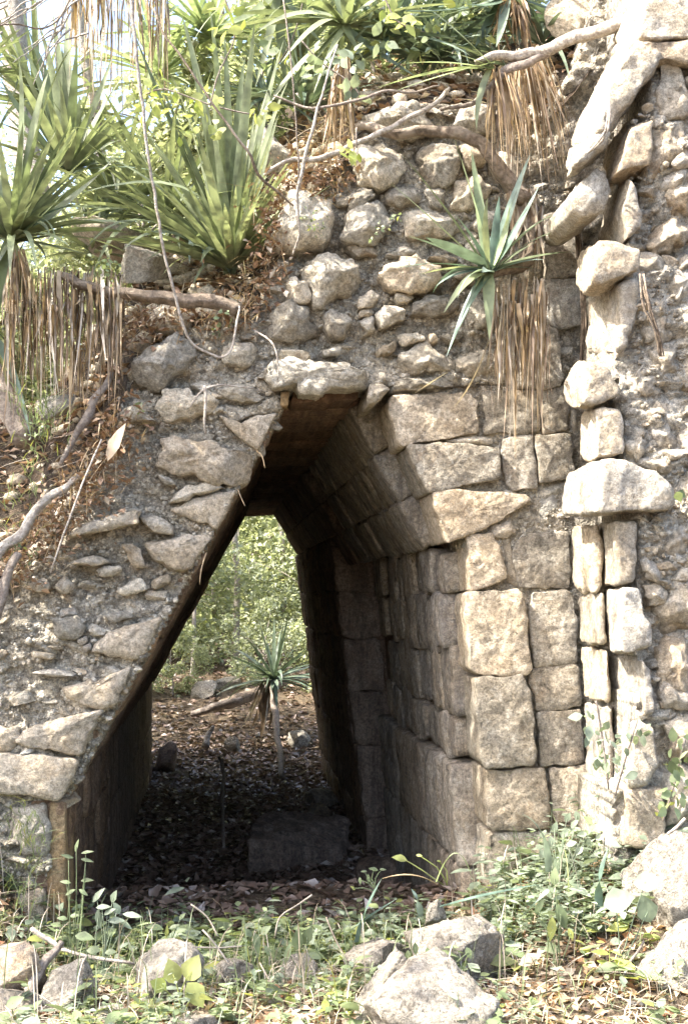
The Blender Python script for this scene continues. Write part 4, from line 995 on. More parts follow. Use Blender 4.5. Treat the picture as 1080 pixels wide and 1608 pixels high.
branch('branch', 'thin bare branch running level above the dead tuft', 'branch', [(430,150,-.2),(470,166,-.22),(510,168,-.24),(560,156,-.25),(610,144,-.25),(640,146,-.22),(690,135,-.2)], [.005,.007,.007,.008,.007,.006,.004], 'bark', wob=.15)
branch('branch', 'pale crooked branch rising from the soil to the upper root', 'branch', [(415,275,.0),(450,255,-.05),(500,248,-.1),(545,232,-.14),(590,212,-.2),(630,190,-.22),(680,165,-.22),(705,140,-.2)], [.008,.012,.014,.014,.014,.013,.012,.008], 'bark_pale', wob=.2)
branch('log', 'brown broken log lying level across the left slope', 'log', [(95,432,-.02),(128,450,-.05),(190,460,-.08),(260,469,-.1),(330,478,-.12),(374,487,-.12)], [.018,.024,.027,.03,.034,.032], 'bark_dark', wob=.3, seg=12)
branch('vine', 'long pale vine hanging from the top left and looping up beside the log', 'vine', [(203,-40,-.4),(212,60,-.4),(222,150,-.4),(236,260,-.38),(258,390,-.33),(283,495,-.26),(303,538,-.22),(340,562,-.2),(362,552,-.2),(371,515,-.18),(376,480,-.14)], [.009,.008,.008,.007,.007,.007,.006,.006,.006,.006,.005], 'bark_pale', wob=.15, sub=6)
branch('twig', 'dark thin twig crossing the big yucca fan diagonally', 'twig', [(238,10,-.25),(262,60,-.28),(300,110,-.3),(345,180,-.3),(388,235,-.28),(405,275,-.22),(440,305,-.12),(470,330,-.1)], [.004,.005,.005,.006,.007,.008,.006,.004], 'bark_dark', sub=4)
branch('twig', 'upright pale stick in front of the mossy stone', 'twig', [(530,70,-.2),(505,150,-.24),(488,210,-.26),(474,270,-.24),(466,320,-.2),(470,365,-.16),(460,400,-.1)], [.004,.006,.008,.008,.008,.006,.004], 'bark_pale', sub=4)
branch('twig', 'wire thin upright twig left of the pale stick', 'twig', [(445,0,-.1),(455,80,-.12),(462,160,-.12),(468,250,-.1),(468,300,-.05)], [.004]*5, 'bark', sub=3)
branch('root', 'bleached root creeping down the left slope to the photo edge', 'root', [(160,735,-.02),(112,755,-.12),(85,775,-.15),(55,805,-.18),(28,845,-.2),(0,868,-.22),(-40,900,-.25)], [.010,.016,.02,.022,.025,.026,.028], 'bark_pale', wob=.3, seg=12)
branch('root', 'forked root below the bleached root at the left edge', 'root', [(30,870,-.2),(15,905,-.22),(5,940,-.22),(-10,980,-.2)], [.02,.024,.024,.02], 'bark', wob=.3)
branch('twig', 'straight dry stem standing on the left slope', 'twig', [(160,690,-.15),(130,760,-.2),(100,840,-.22),(80,900,-.22)], [.004,.005,.005,.004], 'bark_pale', sub=2)
branch('twig', 'short upright dry stem under the boulder on the left', 'twig', [(321,606,-.16),(322,640,-.18),(323,682,-.16)], [.007,.007,.005], 'bark_pale', sub=2)
branch('root', 'thin root creeping along the stone above the vault edge', 'root', [(298,640,-.14),(322,610,-.16),(360,606,-.12),(400,610,-.1)], [.004,.006,.005,.003], 'bark_pale', sub=3)
branch('root', 'gnarled root dropping from the leaf curtain at the left', 'root', [(175,585,.0),(150,630,-.06),(140,655,-.08),(115,690,-.1),(95,730,-.12)], [.014,.02,.022,.016,.01], 'bark', wob=.3)
branch('root', 'thin root hanging over the lintel from the rubble', 'root', [(400,520,-.1),(425,535,-.16),(436,560,-.18),(436,600,-.17)], [.005,.005,.004,.002], 'bark_pale', sub=3)
for k, pl in enumerate([[(403,708,-.03),(412,716,-.06),(416,735,-.07)], [(374,768,-.03),(378,780,-.05),(385,795,-.06)], [(324,868,-.0),(318,890,-.04),(314,918,-.05)]]):
    tag(pxtube('rootlet', pl, [.004,.003,.002], 'straw' if k < 3 else 'bark', sub=3, seg=5), ['orange rootlet at the upper vault edge beside the banded stone', 'orange rootlet on the vault edge below the banded stone', 'longest orange rootlet on the vault edge'][k], 'root')
for k, (pl, lb) in enumerate([([(905,330,-.15),(912,420,-.2),(916,500,-.18),(910,600,-.14)], 'dark vertical roots in the crack beside the projecting wall'), ([(1008,430,-.85),(1012,470,-.88),(1030,520,-.86),(1040,560,-.84)], 'reddish root fibres on the sunlit rubble at right'), ([(925,240,-.85),(950,205,-.95),(958,140,-.9)], 'single dry fibre hanging on the inclined slab')]):
    t_ = thing('roots', lb, 'roots', P(*pl[0]))
    for j in range(6 if k < 2 else 2):
        tube('root', [P(x+random.uniform(-5,5), y, Y+random.uniform(-.02,.02)) for x, y, Y in pl], [.004,.006,.005,.003][:len(pl)], 'bark_dark' if k < 2 else 'bark_pale', t_, seg=5, sub=3)
tw = thing('bare_twigs', 'tangle of bare white twigs at the top left corner', 'twigs', P(40, 60, .1))
rt = random.Random(77)
for j in range(16):
    x = rt.uniform(-10, 140); y = rt.uniform(-20, 60); a = rt.uniform(-1.2, .6)
    pl = []
    for q in range(5):
        pl.append(P(x, y, .1+rt.uniform(-.05,.05))); x -= 22*math.cos(a); y += 22*abs(math.sin(a))+6; a += rt.uniform(-.5,.5)
    tube('twig', pl, [.006,.005,.004,.003,.002], 'bark_pale', tw, seg=5, sub=3)
branch('twig', 'dark curved twig crossing the white twigs at top left', 'twig', [(-10,42,-.1),(30,38,-.1),(65,45,-.1),(95,25,-.1),(115,-10,-.1)], [.004,.004,.005,.005,.005], 'bark_dark', sub=4)
for k, (pl, r, lb) in enumerate([([(112,-60,2.2),(128,60,2.2),(146,160,2.2),(165,290,2.0)], .035, 'slender pale tree trunk behind the left yuccas'), ([(20,-60,3),(25,90,3),(30,180,3),(60,330,2.8)], .09, 'stout leaning trunk at the left edge behind the yuccas'), ([(330,-60,4),(345,40,4),(350,200,4)], .05, 'thin trunk behind the tallest yucca'), ([(-30,560,.6),(5,620,.45),(40,690,.3)], .07, 'brown mossy stump at the left edge below the yuccas')]):
    tag(pxtube('sapling', pl, [r*1.0]*len(pl), 'trunk' if k < 3 else 'bark', wob=.2), lb, 'tree trunk')

# climbers with young leaves -------------------------------------------------
def ell_leaf(c, d, n, ln, wd, cup=.15):
    """six sided leaf with a mid rib"""
    d = d.normalized(); n = (n-d*n.dot(d)).normalized(); s = d.cross(n)
    pts = []
    prof = [(0,0),(.18,.32),(.45,.5),(.75,.3),(1,0)]
    V = []
    for t, w_ in prof: V.append(c+d*ln*t - n*cup*ln*t*t)
    Lf = [c+d*ln*t+s*wd*w_+n*cup*wd*w_ - n*cup*ln*t*t for t, w_ in prof[1:4]]
    Rt = [c+d*ln*t-s*wd*w_+n*cup*wd*w_ - n*cup*ln*t*t for t, w_ in prof[1:4]]
    V = V+Lf+Rt
    F = [(0,1,5),(1,2,6,5),(2,3,7,6),(3,4,7),(0,8,1),(1,8,9,2),(2,9,10,3),(3,10,4)]
    return V, F
def leaves_mesh(name, specs, mat, parent=None, k='stuff'):
    VV = []; FF = []
    for (c, d, n, ln, wd) in specs:
        V, F = ell_leaf(c, d, n, ln, wd); m = len(VV); VV += V; FF += [tuple(i+m for i in f) for f in F]
    b = wpos(parent) if parent else Vector()
    o = link(name, mesh(name, [v-b for v in VV], FF), M[mat], parent, b)
    if k: kind(o, k)
    return o
def rv(r, z=0.0): return Vector((r.gauss(0,1), r.gauss(0,1), r.gauss(0,1)+z)).normalized()
def climber(label, spots, mat, Y, size, seed, stems):
    r = random.Random(seed); t = thing('climbing_plant', label, 'climbing plant', P(spots[0][0], spots[0][1], Y))
    sp = []
    for x, y, rad, n in spots:
        for _ in range(n):
            c = P(x+r.gauss(0, rad*.5), y+r.gauss(0, rad*.45), Y+r.uniform(-.12, .12))
            ln = size*r.uniform(.5, 1.2); sp.append((c, rv(r, -.5), rv(r, .2)+Vector((0,-.6,.3)), ln, ln*.62))
    leaves_mesh('leaves', sp, mat, t)
    for st in stems: pxtube('stem', st, [.004]*len(st), 'bark', t, seg=5, sub=3)
    return t
climber('yellow green climber leaves scattered over the tallest yucca', [(240,150,30,12),(260,140,28,10),(325,165,26,13),(350,20,30,9),(375,45,25,7),(340,205,20,6),(300,215,20,6),(225,160,20,8),(400,180,20,6),(345,60,25,5)], 'lime', -.15, .07, 31,
        [[(225,150,-.15),(260,140,-.15),(330,165,-.15),(400,180,-.15)], [(345,-20,-.15),(370,50,-.15),(345,110,-.15),(330,165,-.15)]])
climber('grey green round leaved climber hanging above the dark hollow', [(500,95,30,14),(545,95,26,12),(480,120,24,10),(555,140,16,6),(570,115,16,6),(600,65,14,5)], 'herb_blue', -.1, .075, 32, [[(470,60,-.1),(500,95,-.1),(550,130,-.1),(565,150,-.1)]])
climber('leafy shoots overhanging the top edge between the dark yuccas', [(620,20,30,26),(680,45,30,24),(720,20,26,20),(600,70,24,18),(650,80,24,16),(560,10,26,18),(760,60,20,12),(480,20,30,18),(430,90,26,14)], 'herb', .3, .07, 38, [[(560,-20,.3),(620,30,.3),(690,60,.3)], [(480,-20,.3),(460,60,.3),(430,110,.3)]])
climber('young leafy shoot dangling over the round stone', [(548,240,12,5),(560,238,10,5),(618,30,14,6),(640,35,14,6),(610,15,12,4)], 'lime', -.3, .07, 33, [[(560,200,-.3),(560,232,-.3)], [(600,-10,-.3),(620,30,-.3),(645,45,-.3)]])
climber('tiny fern sprigs on the mossy stone of the upper wall', [(485,345,18,26),(497,360,12,14),(600,355,10,12),(622,342,10,10),(585,375,9,8)], 'herb', -.2, .022, 34, [])
climber('small fern sprigs around the log on the left slope', [(165,415,25,50),(350,500,16,12),(220,640,10,10),(340,520,12,8),(60,680,20,20),(40,870,18,14),(60,660,12,12)], 'herb', -.12, .028, 35, [])
climber('trailing plant with oval leaves at the foot of the projecting wall', [(925,1115,10,4),(955,1160,28,16),(945,1190,22,14),(1000,1150,16,10),(930,1145,12,6),(975,1200,20,10)], 'herb_blue', -.95, .058, 36, [[(935,1100,-.95),(945,1160,-.95),(955,1240,-.95)], [(1000,1130,-.95),(985,1180,-.95),(965,1250,-.95)]])
climber('leafy shoot at the right edge in front of the pale rubble', [(1055,1200,18,12),(1060,1240,20,12),(1068,1160,12,6),(1062,770,6,2),(1045,1260,18,10)], 'herb', -1.0, .06, 37, [[(1075,1160,-1.0),(1058,1230,-1.0),(1040,1290,-1.0)]])

# litter, straw and plants on the mound front -------------------------------
def on_mound(n, x0, x1, ya, yb, seed):
    r = random.Random(seed); out = []
    for _ in range(n):
        x = r.uniform(x0, x1); y = r.uniform(ya, yb); out.append((x, y, H(x, y)+r.uniform(0, .02)))
    return out
kind(leafcloud('leaf_litter', on_mound(5000, -2.2, 1.9, .12, 2.2, 41), .07, 'litter', seed=2, aspect=.55, up_bias=1.2), 'stuff')
r = random.Random(43); sp = []
for _ in range(1500):
    x, y, z = on_mound(1, -2.0, 1.9, .12, 1.3, r.random())[0]
    a = r.uniform(0, 6.28); ln = r.uniform(.08, .3); d = Vector((math.cos(a), math.sin(a)*.5, r.uniform(-.5, .6)))*ln
    p = Vector((x, y, z)); sp.append((p, p+d*.5+Vector((0,0,r.uniform(0,.05))), p+d, r.uniform(.003, .009), r.uniform(-1, 1)))
blades('dry_twigs', sp, 'straw_pale', None, nseg=3)
tiny_rocks('loose_rubble', on_mound(420, -2.4, .1, .1, 1.6, 44)+on_mound(260, .1, 1.9, .05, 1.2, 45), [.012+.06*random.random()**2.2 for _ in range(680)], 'rubble', None, 19, flat=(1,1,.7))
# debris band hanging over the wall edge on the left
def band(n, polyline, spread, Y, seed):
    r = random.Random(seed); out = []
    for _ in range(n):
        i = r.randrange(len(polyline)-1); t = r.random(); a = polyline[i]; b = polyline[i+1]
        x = a[0]+(b[0]-a[0])*t+r.gauss(0, spread); y = a[1]+(b[1]-a[1])*t+r.gauss(0, spread)
        out.append(P(x, y, Y+r.uniform(-.06, .05)))
    return out
B1L = [(0,900),(60,850),(120,790),(165,720),(190,650)]; B2L = [(200,520),(240,500),(330,500),(400,490),(430,400),(425,320),(480,280),(545,275)]
kind(leafcloud('leaf_litter', [p[:] for p in band(900, B1L, 26, -.08, 1)+band(1000, B2L, 20, .0, 2)], .045, 'litter', seed=5, aspect=.5, up_bias=.6), 'stuff')
sp = []
for p in band(380, B1L, 24, -.10, 3)+band(420, B2L, 20, -.02, 4):
    d = Vector((r.gauss(0,.6), r.gauss(0,.3), r.gauss(0,.6)))*.12; sp.append((p, p+d*.5+Vector((0,-.01,.01)), p+d, r.uniform(.003,.007), 0))
blades('dry_twigs', sp, 'straw', None, nseg=3)
blades('grass', [(p, p+Vector((r.gauss(0,.03), -.02, .05)), p+Vector((r.gauss(0,.07), -.04, .06)), .006, .3) for p in band(160, [(0,905),(70,670),(60,640)], 18, -.15, 6)+band(140, [(20,1290),(60,1320),(30,1400),(10,1440)], 16, -.16, 7)], 'herb', None, nseg=3)

# ================================================================== GROUND COVER
def ground_pts(n, x0, x1, y0, y1, seed, dens=None, dz=0.0):
    r = random.Random(seed); out = []
    while len(out) < n:
        x = r.uniform(x0, x1); y = r.uniform(y0, y1)
        if dens and r.random() > dens(x, y): continue
        out.append((x, y, G(x, y)+r.uniform(0, .012)+dz))
    return out
kind(leafcloud('leaf_litter', ground_pts(9000, -1.8, 2.9, -2.6, .3, 51), .055, 'litter_pale', seed=6, aspect=.5, up_bias=1.0), 'stuff')
kind(leafcloud('leaf_litter', ground_pts(3500, -1.8, 2.9, -2.6, .6, 52), .07, 'litter', seed=7, aspect=.5, up_bias=1.4), 'stuff')
kind(leafcloud('leaf_litter', ground_pts(2500, -.9, 1.5, 2.6, 12, 58), .09, 'litter_dark', seed=18, aspect=.5, up_bias=1.3), 'stuff')
kind(leafcloud('leaf_litter', ground_pts(9000, -.9, 1.5, .4, 11, 53), .10, 'litter_dark', seed=8, aspect=.5, up_bias=1.5), 'stuff')
kind(leafcloud('leaf_litter', ground_pts(9000, -5, 7, 10, 19, 54), .12, 'litter_dark', seed=9, aspect=.5, up_bias=1.5), 'stuff')
def green(x, y):
    v = .5+.7*fb(Vector((x*1.5, y*1.5, 4)), 1.3, 2)
    v *= 1.0-.75*sstep(x, .7, 1.3)*sstep(-y, .7, 1.2)
    v *= .35+.65*sstep(x, -.75, -.2) if y < -.3 else 1
    return max(0.03, v)
def herb_layer(n, seed, mat, size, hmax, x0=-1.7, x1=2.8, y0=-2.3, y1=.12, dens=green):
    r = random.Random(seed); L_ = []; st = []
    for (x, y, z) in ground_pts(n, x0, x1, y0, y1, seed, dens):
        h = r.uniform(.03, hmax)*(1 if r.random() < .8 else 1.5); p = Vector((x, y, z)); lean = Vector((r.gauss(0,.35), r.gauss(0,.35), 1)).normalized()
        top = p+lean*h; st.append((p, p+lean*h*.5, top, .004, 0))
        for k in range(r.randint(4, 8)):
            t = .35+.65*k/7; a = r.uniform(0, 6.28); d = Vector((math.cos(a), math.sin(a), r.uniform(-.2, .6)))
            ln = min(.13, size*math.exp(r.gauss(-.1, .45))); L_.append((p+lean*h*t, d, Vector((r.gauss(0,.3), r.gauss(0,.3), 1)), ln, ln*r.uniform(.4, .6)))
    leaves_mesh('undergrowth', L_, mat); blades('undergrowth_stems', st, mat, None, nseg=2)
herb_layer(850, 61, 'herb', .042, .13)
herb_layer(560, 62, 'herb_blue', .038, .16)
herb_layer(420, 63, 'herb_blue', .05, .22, x0=1.2, x1=2.3, y0=-1.1, y1=-.1, dens=lambda x, y: 1)
herb_layer(330, 73, 'herb', .045, .22, x0=-.72, x1=1.15, y0=-.3, y1=.5, dens=lambda x, y: 1)
herb_layer(120, 74, 'herb_blue', .06, .26, x0=-.72, x1=1.15, y0=-.3, y1=.35, dens=lambda x, y: 1)
herb_layer(110, 68, 'herb', .085, .16)
herb_layer(60, 69, 'lime', .06, .14)
herb_layer(330, 64, 'herb', .05, .24, x0=-.75, x1=1.1, y0=-.5, y1=.1, dens=lambda x, y: 1)
sp = []
for (x, y, z) in ground_pts(2600, -1.8, 2.8, -2.5, .15, 65):
    p = Vector((x, y, z)); a = r.uniform(0, 6.28); h = r.uniform(.02, .13); d = Vector((math.cos(a), math.sin(a), 0))*r.uniform(.03, .14)
    sp.append((p, p+Vector((0,0,h))+d*.3, p+d+Vector((0,0,h*.6)), r.uniform(.003,.006), 0))
blades('grass', sp[:1300], 'herb', None, nseg=3); blades('dry_grass', sp[1300:], 'straw_pale', None, nseg=3)
r2 = random.Random(5); sp = []
for (x, y, z) in ground_pts(420, -1.2, 1.6, -1.6, .05, 71):
    p = Vector((x, y, z)); a = r2.uniform(0, 6.28); hh = r2.uniform(.12, .34); d = Vector((math.cos(a), math.sin(a), 0))*r2.uniform(.03, .2)
    sp.append((p, p+Vector((0,0,hh))+d*.2, p+d+Vector((0,0,hh*.9)), .005, 0))
blades('tall_grass', sp[:230], 'straw_pale', None, nseg=5)
blades('tall_grass', sp[230:], 'herb', None, nseg=5)
sp = []
for (x, y, z) in ground_pts(2300, -1.8, 2.8, -2.5, .2, 66):
    p = Vector((x, y, z+.01+.05*r2.random()**2)); a = r2.uniform(0, 6.28); ln = r2.uniform(.06, .3); d = Vector((math.cos(a), math.sin(a), r2.uniform(-.05,.12)))*ln
    sp.append((p, p+d*.5+Vector((0,0,.015)), p+d, r2.uniform(.003,.008), 0))
blades('dry_stalks', sp, 'straw_pale', None, nseg=3)
tiny_rocks('gravel', ground_pts(1200, -1.8, 2.8, -2.5, .4, 67), [.006+.02*random.random()**3 for _ in range(1200)], 'boulder', None, 9)

# foreground rocks ----------------------------------------------------------
def rock(label, px, py, Y, size, seed, mat='boulder', rot=(0,0,0), sink=0, sub=5, **kw):
    c = P(px, py, Y); c.z = c.z-.03 if Y < 0 else (G(c.x, c.y)+size[2]*.45 if Y > 2.5 else c.z); size = tuple(q*1.06 for q in size)
    me = boulder_mesh(size, seed, sub=sub, pits=1.0 if sub == 5 else .5, **kw)
    o = link('rock', me, M[mat], None, c); o.rotation_euler = rot
    return tag(o, label, 'rock')
rock('pale pitted rock with a shaded right face in front of the jamb', 712, 1490, -1.15, (.23,.18,.17), 801, rot=(.1,.1,.2), rough=.06, cuts=9)
rock('largest rough white rock at the bottom edge beneath the pale pitted one', 690, 1592, -1.6, (.41,.28,.25), 802, rot=(.1,-.1,.4), rough=.10, cuts=8)
rock('tall wedge of white rock leaning left of the largest bottom rock', 612, 1560, -1.45, (.12,.14,.27), 803, rot=(.1,.35,.1), rough=.07, cuts=9)
rock('low white rock half under the curved blue blades', 592, 1492, -.95, (.17,.15,.12), 804, rot=(0,.2,.4), rough=.06)
rock('sunlit white rock at the bottom right edge', 1062, 1545, -1.4, (.24,.2,.25), 805, rot=(.1,.3,.3), rough=.08)
rock('big grey shaded rock at the right edge under the leafy shoot', 1062, 1372, -1.05, (.21,.2,.25), 806, rot=(0,.1,.2), rough=.05)
rock('small upright grey stone among herbs near the jamb corner', 682, 1425, -.75, (.055,.05,.08), 807, rough=.06, sub=4)
rock('angular grey white rock left of centre behind the lime leaves', 262, 1530, -1.2, (.17,.15,.16), 808, rot=(.2,.2,.5), rough=.06)
rock('dark brown rock at the lower left corner', 18, 1510, -1.15, (.17,.16,.16), 809, mat='inner', rot=(.1,.1,0), rough=.05)
rock('flat dark rock below the dark brown rock at left', 15, 1562, -1.35, (.14,.13,.06), 810, mat='inner', rot=(.1,.1,.3), rough=.05)
rock('grey wedge rock beside the driftwood', 112, 1535, -1.25, (.13,.13,.11), 811, rot=(.2,-.3,.2), rough=.06)
rock('flat stone at the bottom edge left of centre', 300, 1600, -1.55, (.14,.12,.07), 812, rot=(0,.1,.6), rough=.05)
rock('pointed grey stone at the bottom edge near the dry loops', 180, 1602, -1.5, (.13,.11,.08), 813, rot=(0,.1,.2), rough=.05)
rock('small brownish stone in the herbs at the passage threshold', 468, 1505, -.9, (.09,.08,.07), 814, rough=.06, sub=4)
rock('small stone deeper in herbs under the passage threshold', 365, 1520, -1.0, (.10,.08,.06), 815, rough=.06, sub=4)
rock('pale squared stone standing at the far right near the herbs', 1010, 1370, -.95, (.12,.11,.15), 816, rough=.05, sub=4)
rock('rounded pale stone under the hanging straw at left', 88, 638, .08, (.13,.13,.095), 817, mat='rubble', rot=(0,-.35,.2), rough=.06)
rock('brown boulder in the soil pocket above the left vault', 262, 505, .1, (.12,.12,.11), 818, mat='rubble', rough=.07, sub=4)
rock('pale boulder half buried behind the tall yucca', 420, 245, .55, (.16,.14,.14), 819, mat='rubble', rough=.08, sub=4)
rock('sunlit boulder on the slope behind the log', 225, 420, .5, (.14,.14,.14), 820, mat='rubble', rough=.08, sub=4)
rock('flat brown rock below the wide yucca blades', 175, 375, .8, (.3,.2,.12), 821, mat='facing', rot=(0,.2,0), rough=.06, sub=4)
rock('pale lump at the top edge beside the inclined slab', 905, 30, .25, (.16,.14,.18), 822, mat='rubble', rough=.08, sub=4)
# inside the passage
bx = [P(388,1318,4.0), P(528,1336,4.3), P(548,1286,5.0), P(452,1272,5.1), P(402,1284,4.8)]
blk = hull_stone(bx+[Vector((p.x+.02, p.y-.03, -.62)) for p in bx], 'dark_in', None, 'fallen_block', rough=.030)
tag(blk, 'long squared dark block fallen on the passage floor', 'block')
rock('dark rough stone against the right side of the passage floor', 585, 1335, 3.2, (.2,.25,.2), 831, mat='dark_in', rough=.06)
rock('stone at the end of the passage left wall', 262, 1150, 9.9, (.17,.2,.22), 832, mat='dark_in', rough=.06, sub=4)
rock('small pale stone on the litter beyond the passage', 367, 1145, 10.6, (.13,.12,.12), 833, rough=.06, sub=4)
rock('rounded grey stone beside the fallen stem beyond the passage', 467, 1135, 10.8, (.16,.15,.15), 834, rough=.06, sub=4)
rock('pale stone at the foot of the far brush left of the log', 322, 1092, 13.5, (.22,.2,.17), 835, rough=.06, sub=4)
rock('mossy stone behind the far fallen log', 355, 1085, 14, (.22,.2,.16), 836, rough=.06, sub=4)
rock('stone lying low at the right foot of the passage mouth', 505, 1235, 7.4, (.2,.2,.13), 837, mat='inner', rough=.06, sub=4)
rock('small stone propped behind the long dark block', 500, 1258, 6.2, (.2,.2,.14), 838, mat='inner', rough=.06, sub=4)
# driftwood and sticks in front
branch('driftwood', 'curved grey driftwood stick standing at the lower left', 'driftwood', [(98,1478,-1.15),(88,1492,-1.15),(68,1510,-1.2),(55,1540,-1.25),(48,1570,-1.3),(40,1592,-1.35)], [.010,.016,.021,.023,.020,.014], 'bark', wob=.25, seg=10)
branch('stick', 'flat weathered stick lying above the driftwood', 'stick', [(50,1458,-.95),(75,1475,-1.0),(100,1490,-1.05)], [.009,.011,.009], 'bark_pale', wob=.2)
branch('stick', 'long thin straight stick from the driftwood to the right', 'stick', [(95,1490,-1.05),(150,1505,-1.1),(212,1514,-1.1)], [.007,.008,.006], 'bark_pale')
branch('stick', 'thin stick crossing the litter at the bottom right', 'stick', [(1010,1478,-1.3),(985,1520,-1.4),(975,1560,-1.5),(970,1600,-1.6)], [.005,.006,.006,.005], 'bark')
branch('stick', 'pale stick leaning on the big grey rock', 'stick', [(1075,1285,-1.2),(1060,1300,-1.2),(1048,1310,-1.2)], [.007,.007,.006], 'bark_pale')
for k, (pl, lb) in enumerate([([(318,1460,-1.0),(350,1500,-1.0),(368,1535,-1.05),(375,1570,-1.1)], 'bent straw stalk in front of the passage, left one'), ([(408,1512,-1.1),(430,1550,-1.2),(455,1600,-1.3)], 'straight straw stalk crossing the herbs below the passage'), ([(240,1485,-.9),(330,1488,-.9),(380,1486,-.9)], 'level straw stalk at the passage threshold'), ([(432,1470,-.75),(440,1440,-.75),(465,1422,-.75),(490,1405,-.75)], 'arched stalk with a seed head at the passage threshold'), ([(512,1440,-.8),(530,1480,-.85),(555,1530,-.95)], 'nodding stalk right of the threshold'), ([(300,1420,-.75),(325,1440,-.75),(342,1470,-.8)], 'dry arched stalk left of the threshold')]):
    branch('stalk', lb, 'stalk', pl, [.004]*len(pl), 'straw_pale', seg=5, sub=3)
# fallen blades
fb_ = thing('fallen_yucca_leaves', 'long fallen blue green yucca blades lying by the jamb foot', 'leaves', P(780, 1400, -.9))
for (a, b, c, wd, mt) in [((690,1425),(770,1405),(850,1388),.05,'yucca_blue'), ((818,1440),(850,1410),(860,1395),.05,'yucca_blue'), ((560,1480),(575,1430),(600,1378),.035,'yucca_blue'), ((540,1470),(580,1440),(622,1412),.035,'yucca_blue'),
                      ((660,1440),(655,1415),(645,1395),.035,'yucca_blue'), ((940,1440),(942,1380),(955,1330),.04,'yucca_blue'), ((685,1385),(715,1340),(742,1382),.022,'yucca_pale'), ((860,1370),(850,1310),(818,1278),.04,'agave'), ((600,1380),(650,1375),(690,1392),.025,'straw')]:
    p0, p1, p2 = P(a[0],a[1],-.95), P(b[0],b[1],-.98), P(c[0],c[1],-.95); leaf_obj(p0, p1*2-(p0+p2)*.5, p2, wd, mt, fb_, nseg=9)
# individual herbs with large leaves
def herb(label, px, py, Y, leaves, mat, stem=True, name='herb', size=.06):
    b = P(px, py, Y); b.z = min(b.z, G(b.x, b.y)+.0) if abs(b.z-G(b.x, b.y)) < .25 else b.z
    t = thing(name, label, 'plant', b); rr_ = random.Random(px*7+py)
    for L_ in leaves:
        x, y = L_[0], L_[1]; ln = L_[2] if len(L_) > 2 else size; ang = L_[3] if len(L_) > 3 else rr_.uniform(0, 6.28)
        wf = L_[4] if len(L_) > 4 else .62
        c = P(x, y, Y+rr_.uniform(-.04, .04))
        d = RGT*math.cos(ang)+Vector((0,0,1))*math.sin(ang)+Vector((0, -.25, 0))
        n = Vector((rr_.uniform(-.4,.1), -1, rr_.uniform(.5, 1.3)))
        V, F = ell_leaf(Vector(), d, n, ln, ln*wf, cup=.18)
        V = [v-d.normalized()*ln*.4 for v in V]
        link('leaf', mesh('leaf', V, F), M[mat], t, c)
        if stem:
            m_ = (b+c)*.5+Vector((rr_.uniform(-.02,.02), 0, .01))
            tube('stem', [b+Vector((rr_.uniform(-.01,.01),0,0)), m_, c], [.003,.0025,.0015], mat, t, seg=5, sub=2)
    return t
herb('plant with big pale round leaves at the lower right', 975, 1480, -1.3, [(966,1415,.13,.4,.85),(1012,1385,.12,.2,.8),(1016,1432,.12,1.9,.8),(965,1478,.05,0,.8)], 'herb_blue')
herb('plant with heart shaped lime leaves at the bottom left of centre', 285, 1570, -1.45, [(272,1530,.10,1.8,.8),(300,1525,.11,1.2,.8),(305,1558,.11,-.9,.8),(252,1548,.07,2.6,.9),(250,1588,.10,-1.8,.7),(232,1580,.08,-2.2,.7)], 'lime')
herb('tall seedling with narrow paired leaves before the plaster strip', 112, 1478, -.55, [(120,1330,.06,1.4,.3),(135,1338,.06,.3,.3),(108,1345,.06,2.8,.3),(135,1350,.06,-.1,.3),(105,1385,.05,2.9,.4),(135,1382,.06,.2,.4),(112,1400,.05,-2.7,.4),(130,1400,.05,-.5,.4),(100,1442,.05,2.9,.5),(116,1438,.05,.2,.5)], 'herb')
herb('bushy toothed seedling sunlit at the left of the passage', 160, 1485, -.65, [(152,1408,.085,1.0,.4),(178,1410,.06,1.3,.6),(160,1424,.07,.2,.4),(155,1440,.08,-1.4,.45),(180,1445,.08,.1,.4),(205,1436,.09,0,.35),(185,1428,.06,2.0,.6),(196,1450,.07,-.5,.35),(170,1432,.06,.6,.5)], 'herb_blue')
herb('seedling with one oval leaf and a seed spike left of the threshold', 250, 1490, -.75, [(246,1456,.075,2.9,.5),(272,1455,.05,.5,.4),(262,1465,.06,1.5,.3),(282,1462,.06,.4,.45),(285,1440,.04,.9,.5)], 'herb')
herb('low plant with rounded leaves under the toothed seedling', 135, 1550, -1.2, [(130,1470,.08,.0,.6),(145,1535,.08,.8,.7),(115,1530,.07,2.2,.7),(145,1492,.06,.1,.6),(172,1495,.05,.2,.6)], 'herb')
herb('broad leaved plant at the bottom left corner', 30, 1600, -1.5, [(20,1575,.08,.6,.6),(40,1592,.10,-.3,.8),(10,1600,.08,2.7,.7),(55,1580,.06,.9,.5),(28,1600,.09,-1.5,.8)], 'herb')
herb('herb with pointed hanging leaves below the passage centre', 405, 1500, -.95, [(403,1478,.09,-1.4,.4),(390,1465,.06,2.4,.5),(415,1462,.06,.8,.6),(382,1450,.05,1.57,.3),(420,1492,.06,-1,.4)], 'herb')
herb('herb with broad pale leaves right of the threshold centre', 475, 1510, -1.0, [(467,1480,.10,1.5,.5),(482,1472,.08,1.2,.6),(452,1495,.09,-1.9,.35),(492,1500,.06,-.3,.5)], 'herb')
herb('plant with one lime leaf on an arched stem before the jamb', 700, 1390, -.7, [(630,1348,.07,2.8,.6),(657,1343,.03,0,.6),(688,1352,.02,0,.5)], 'lime')
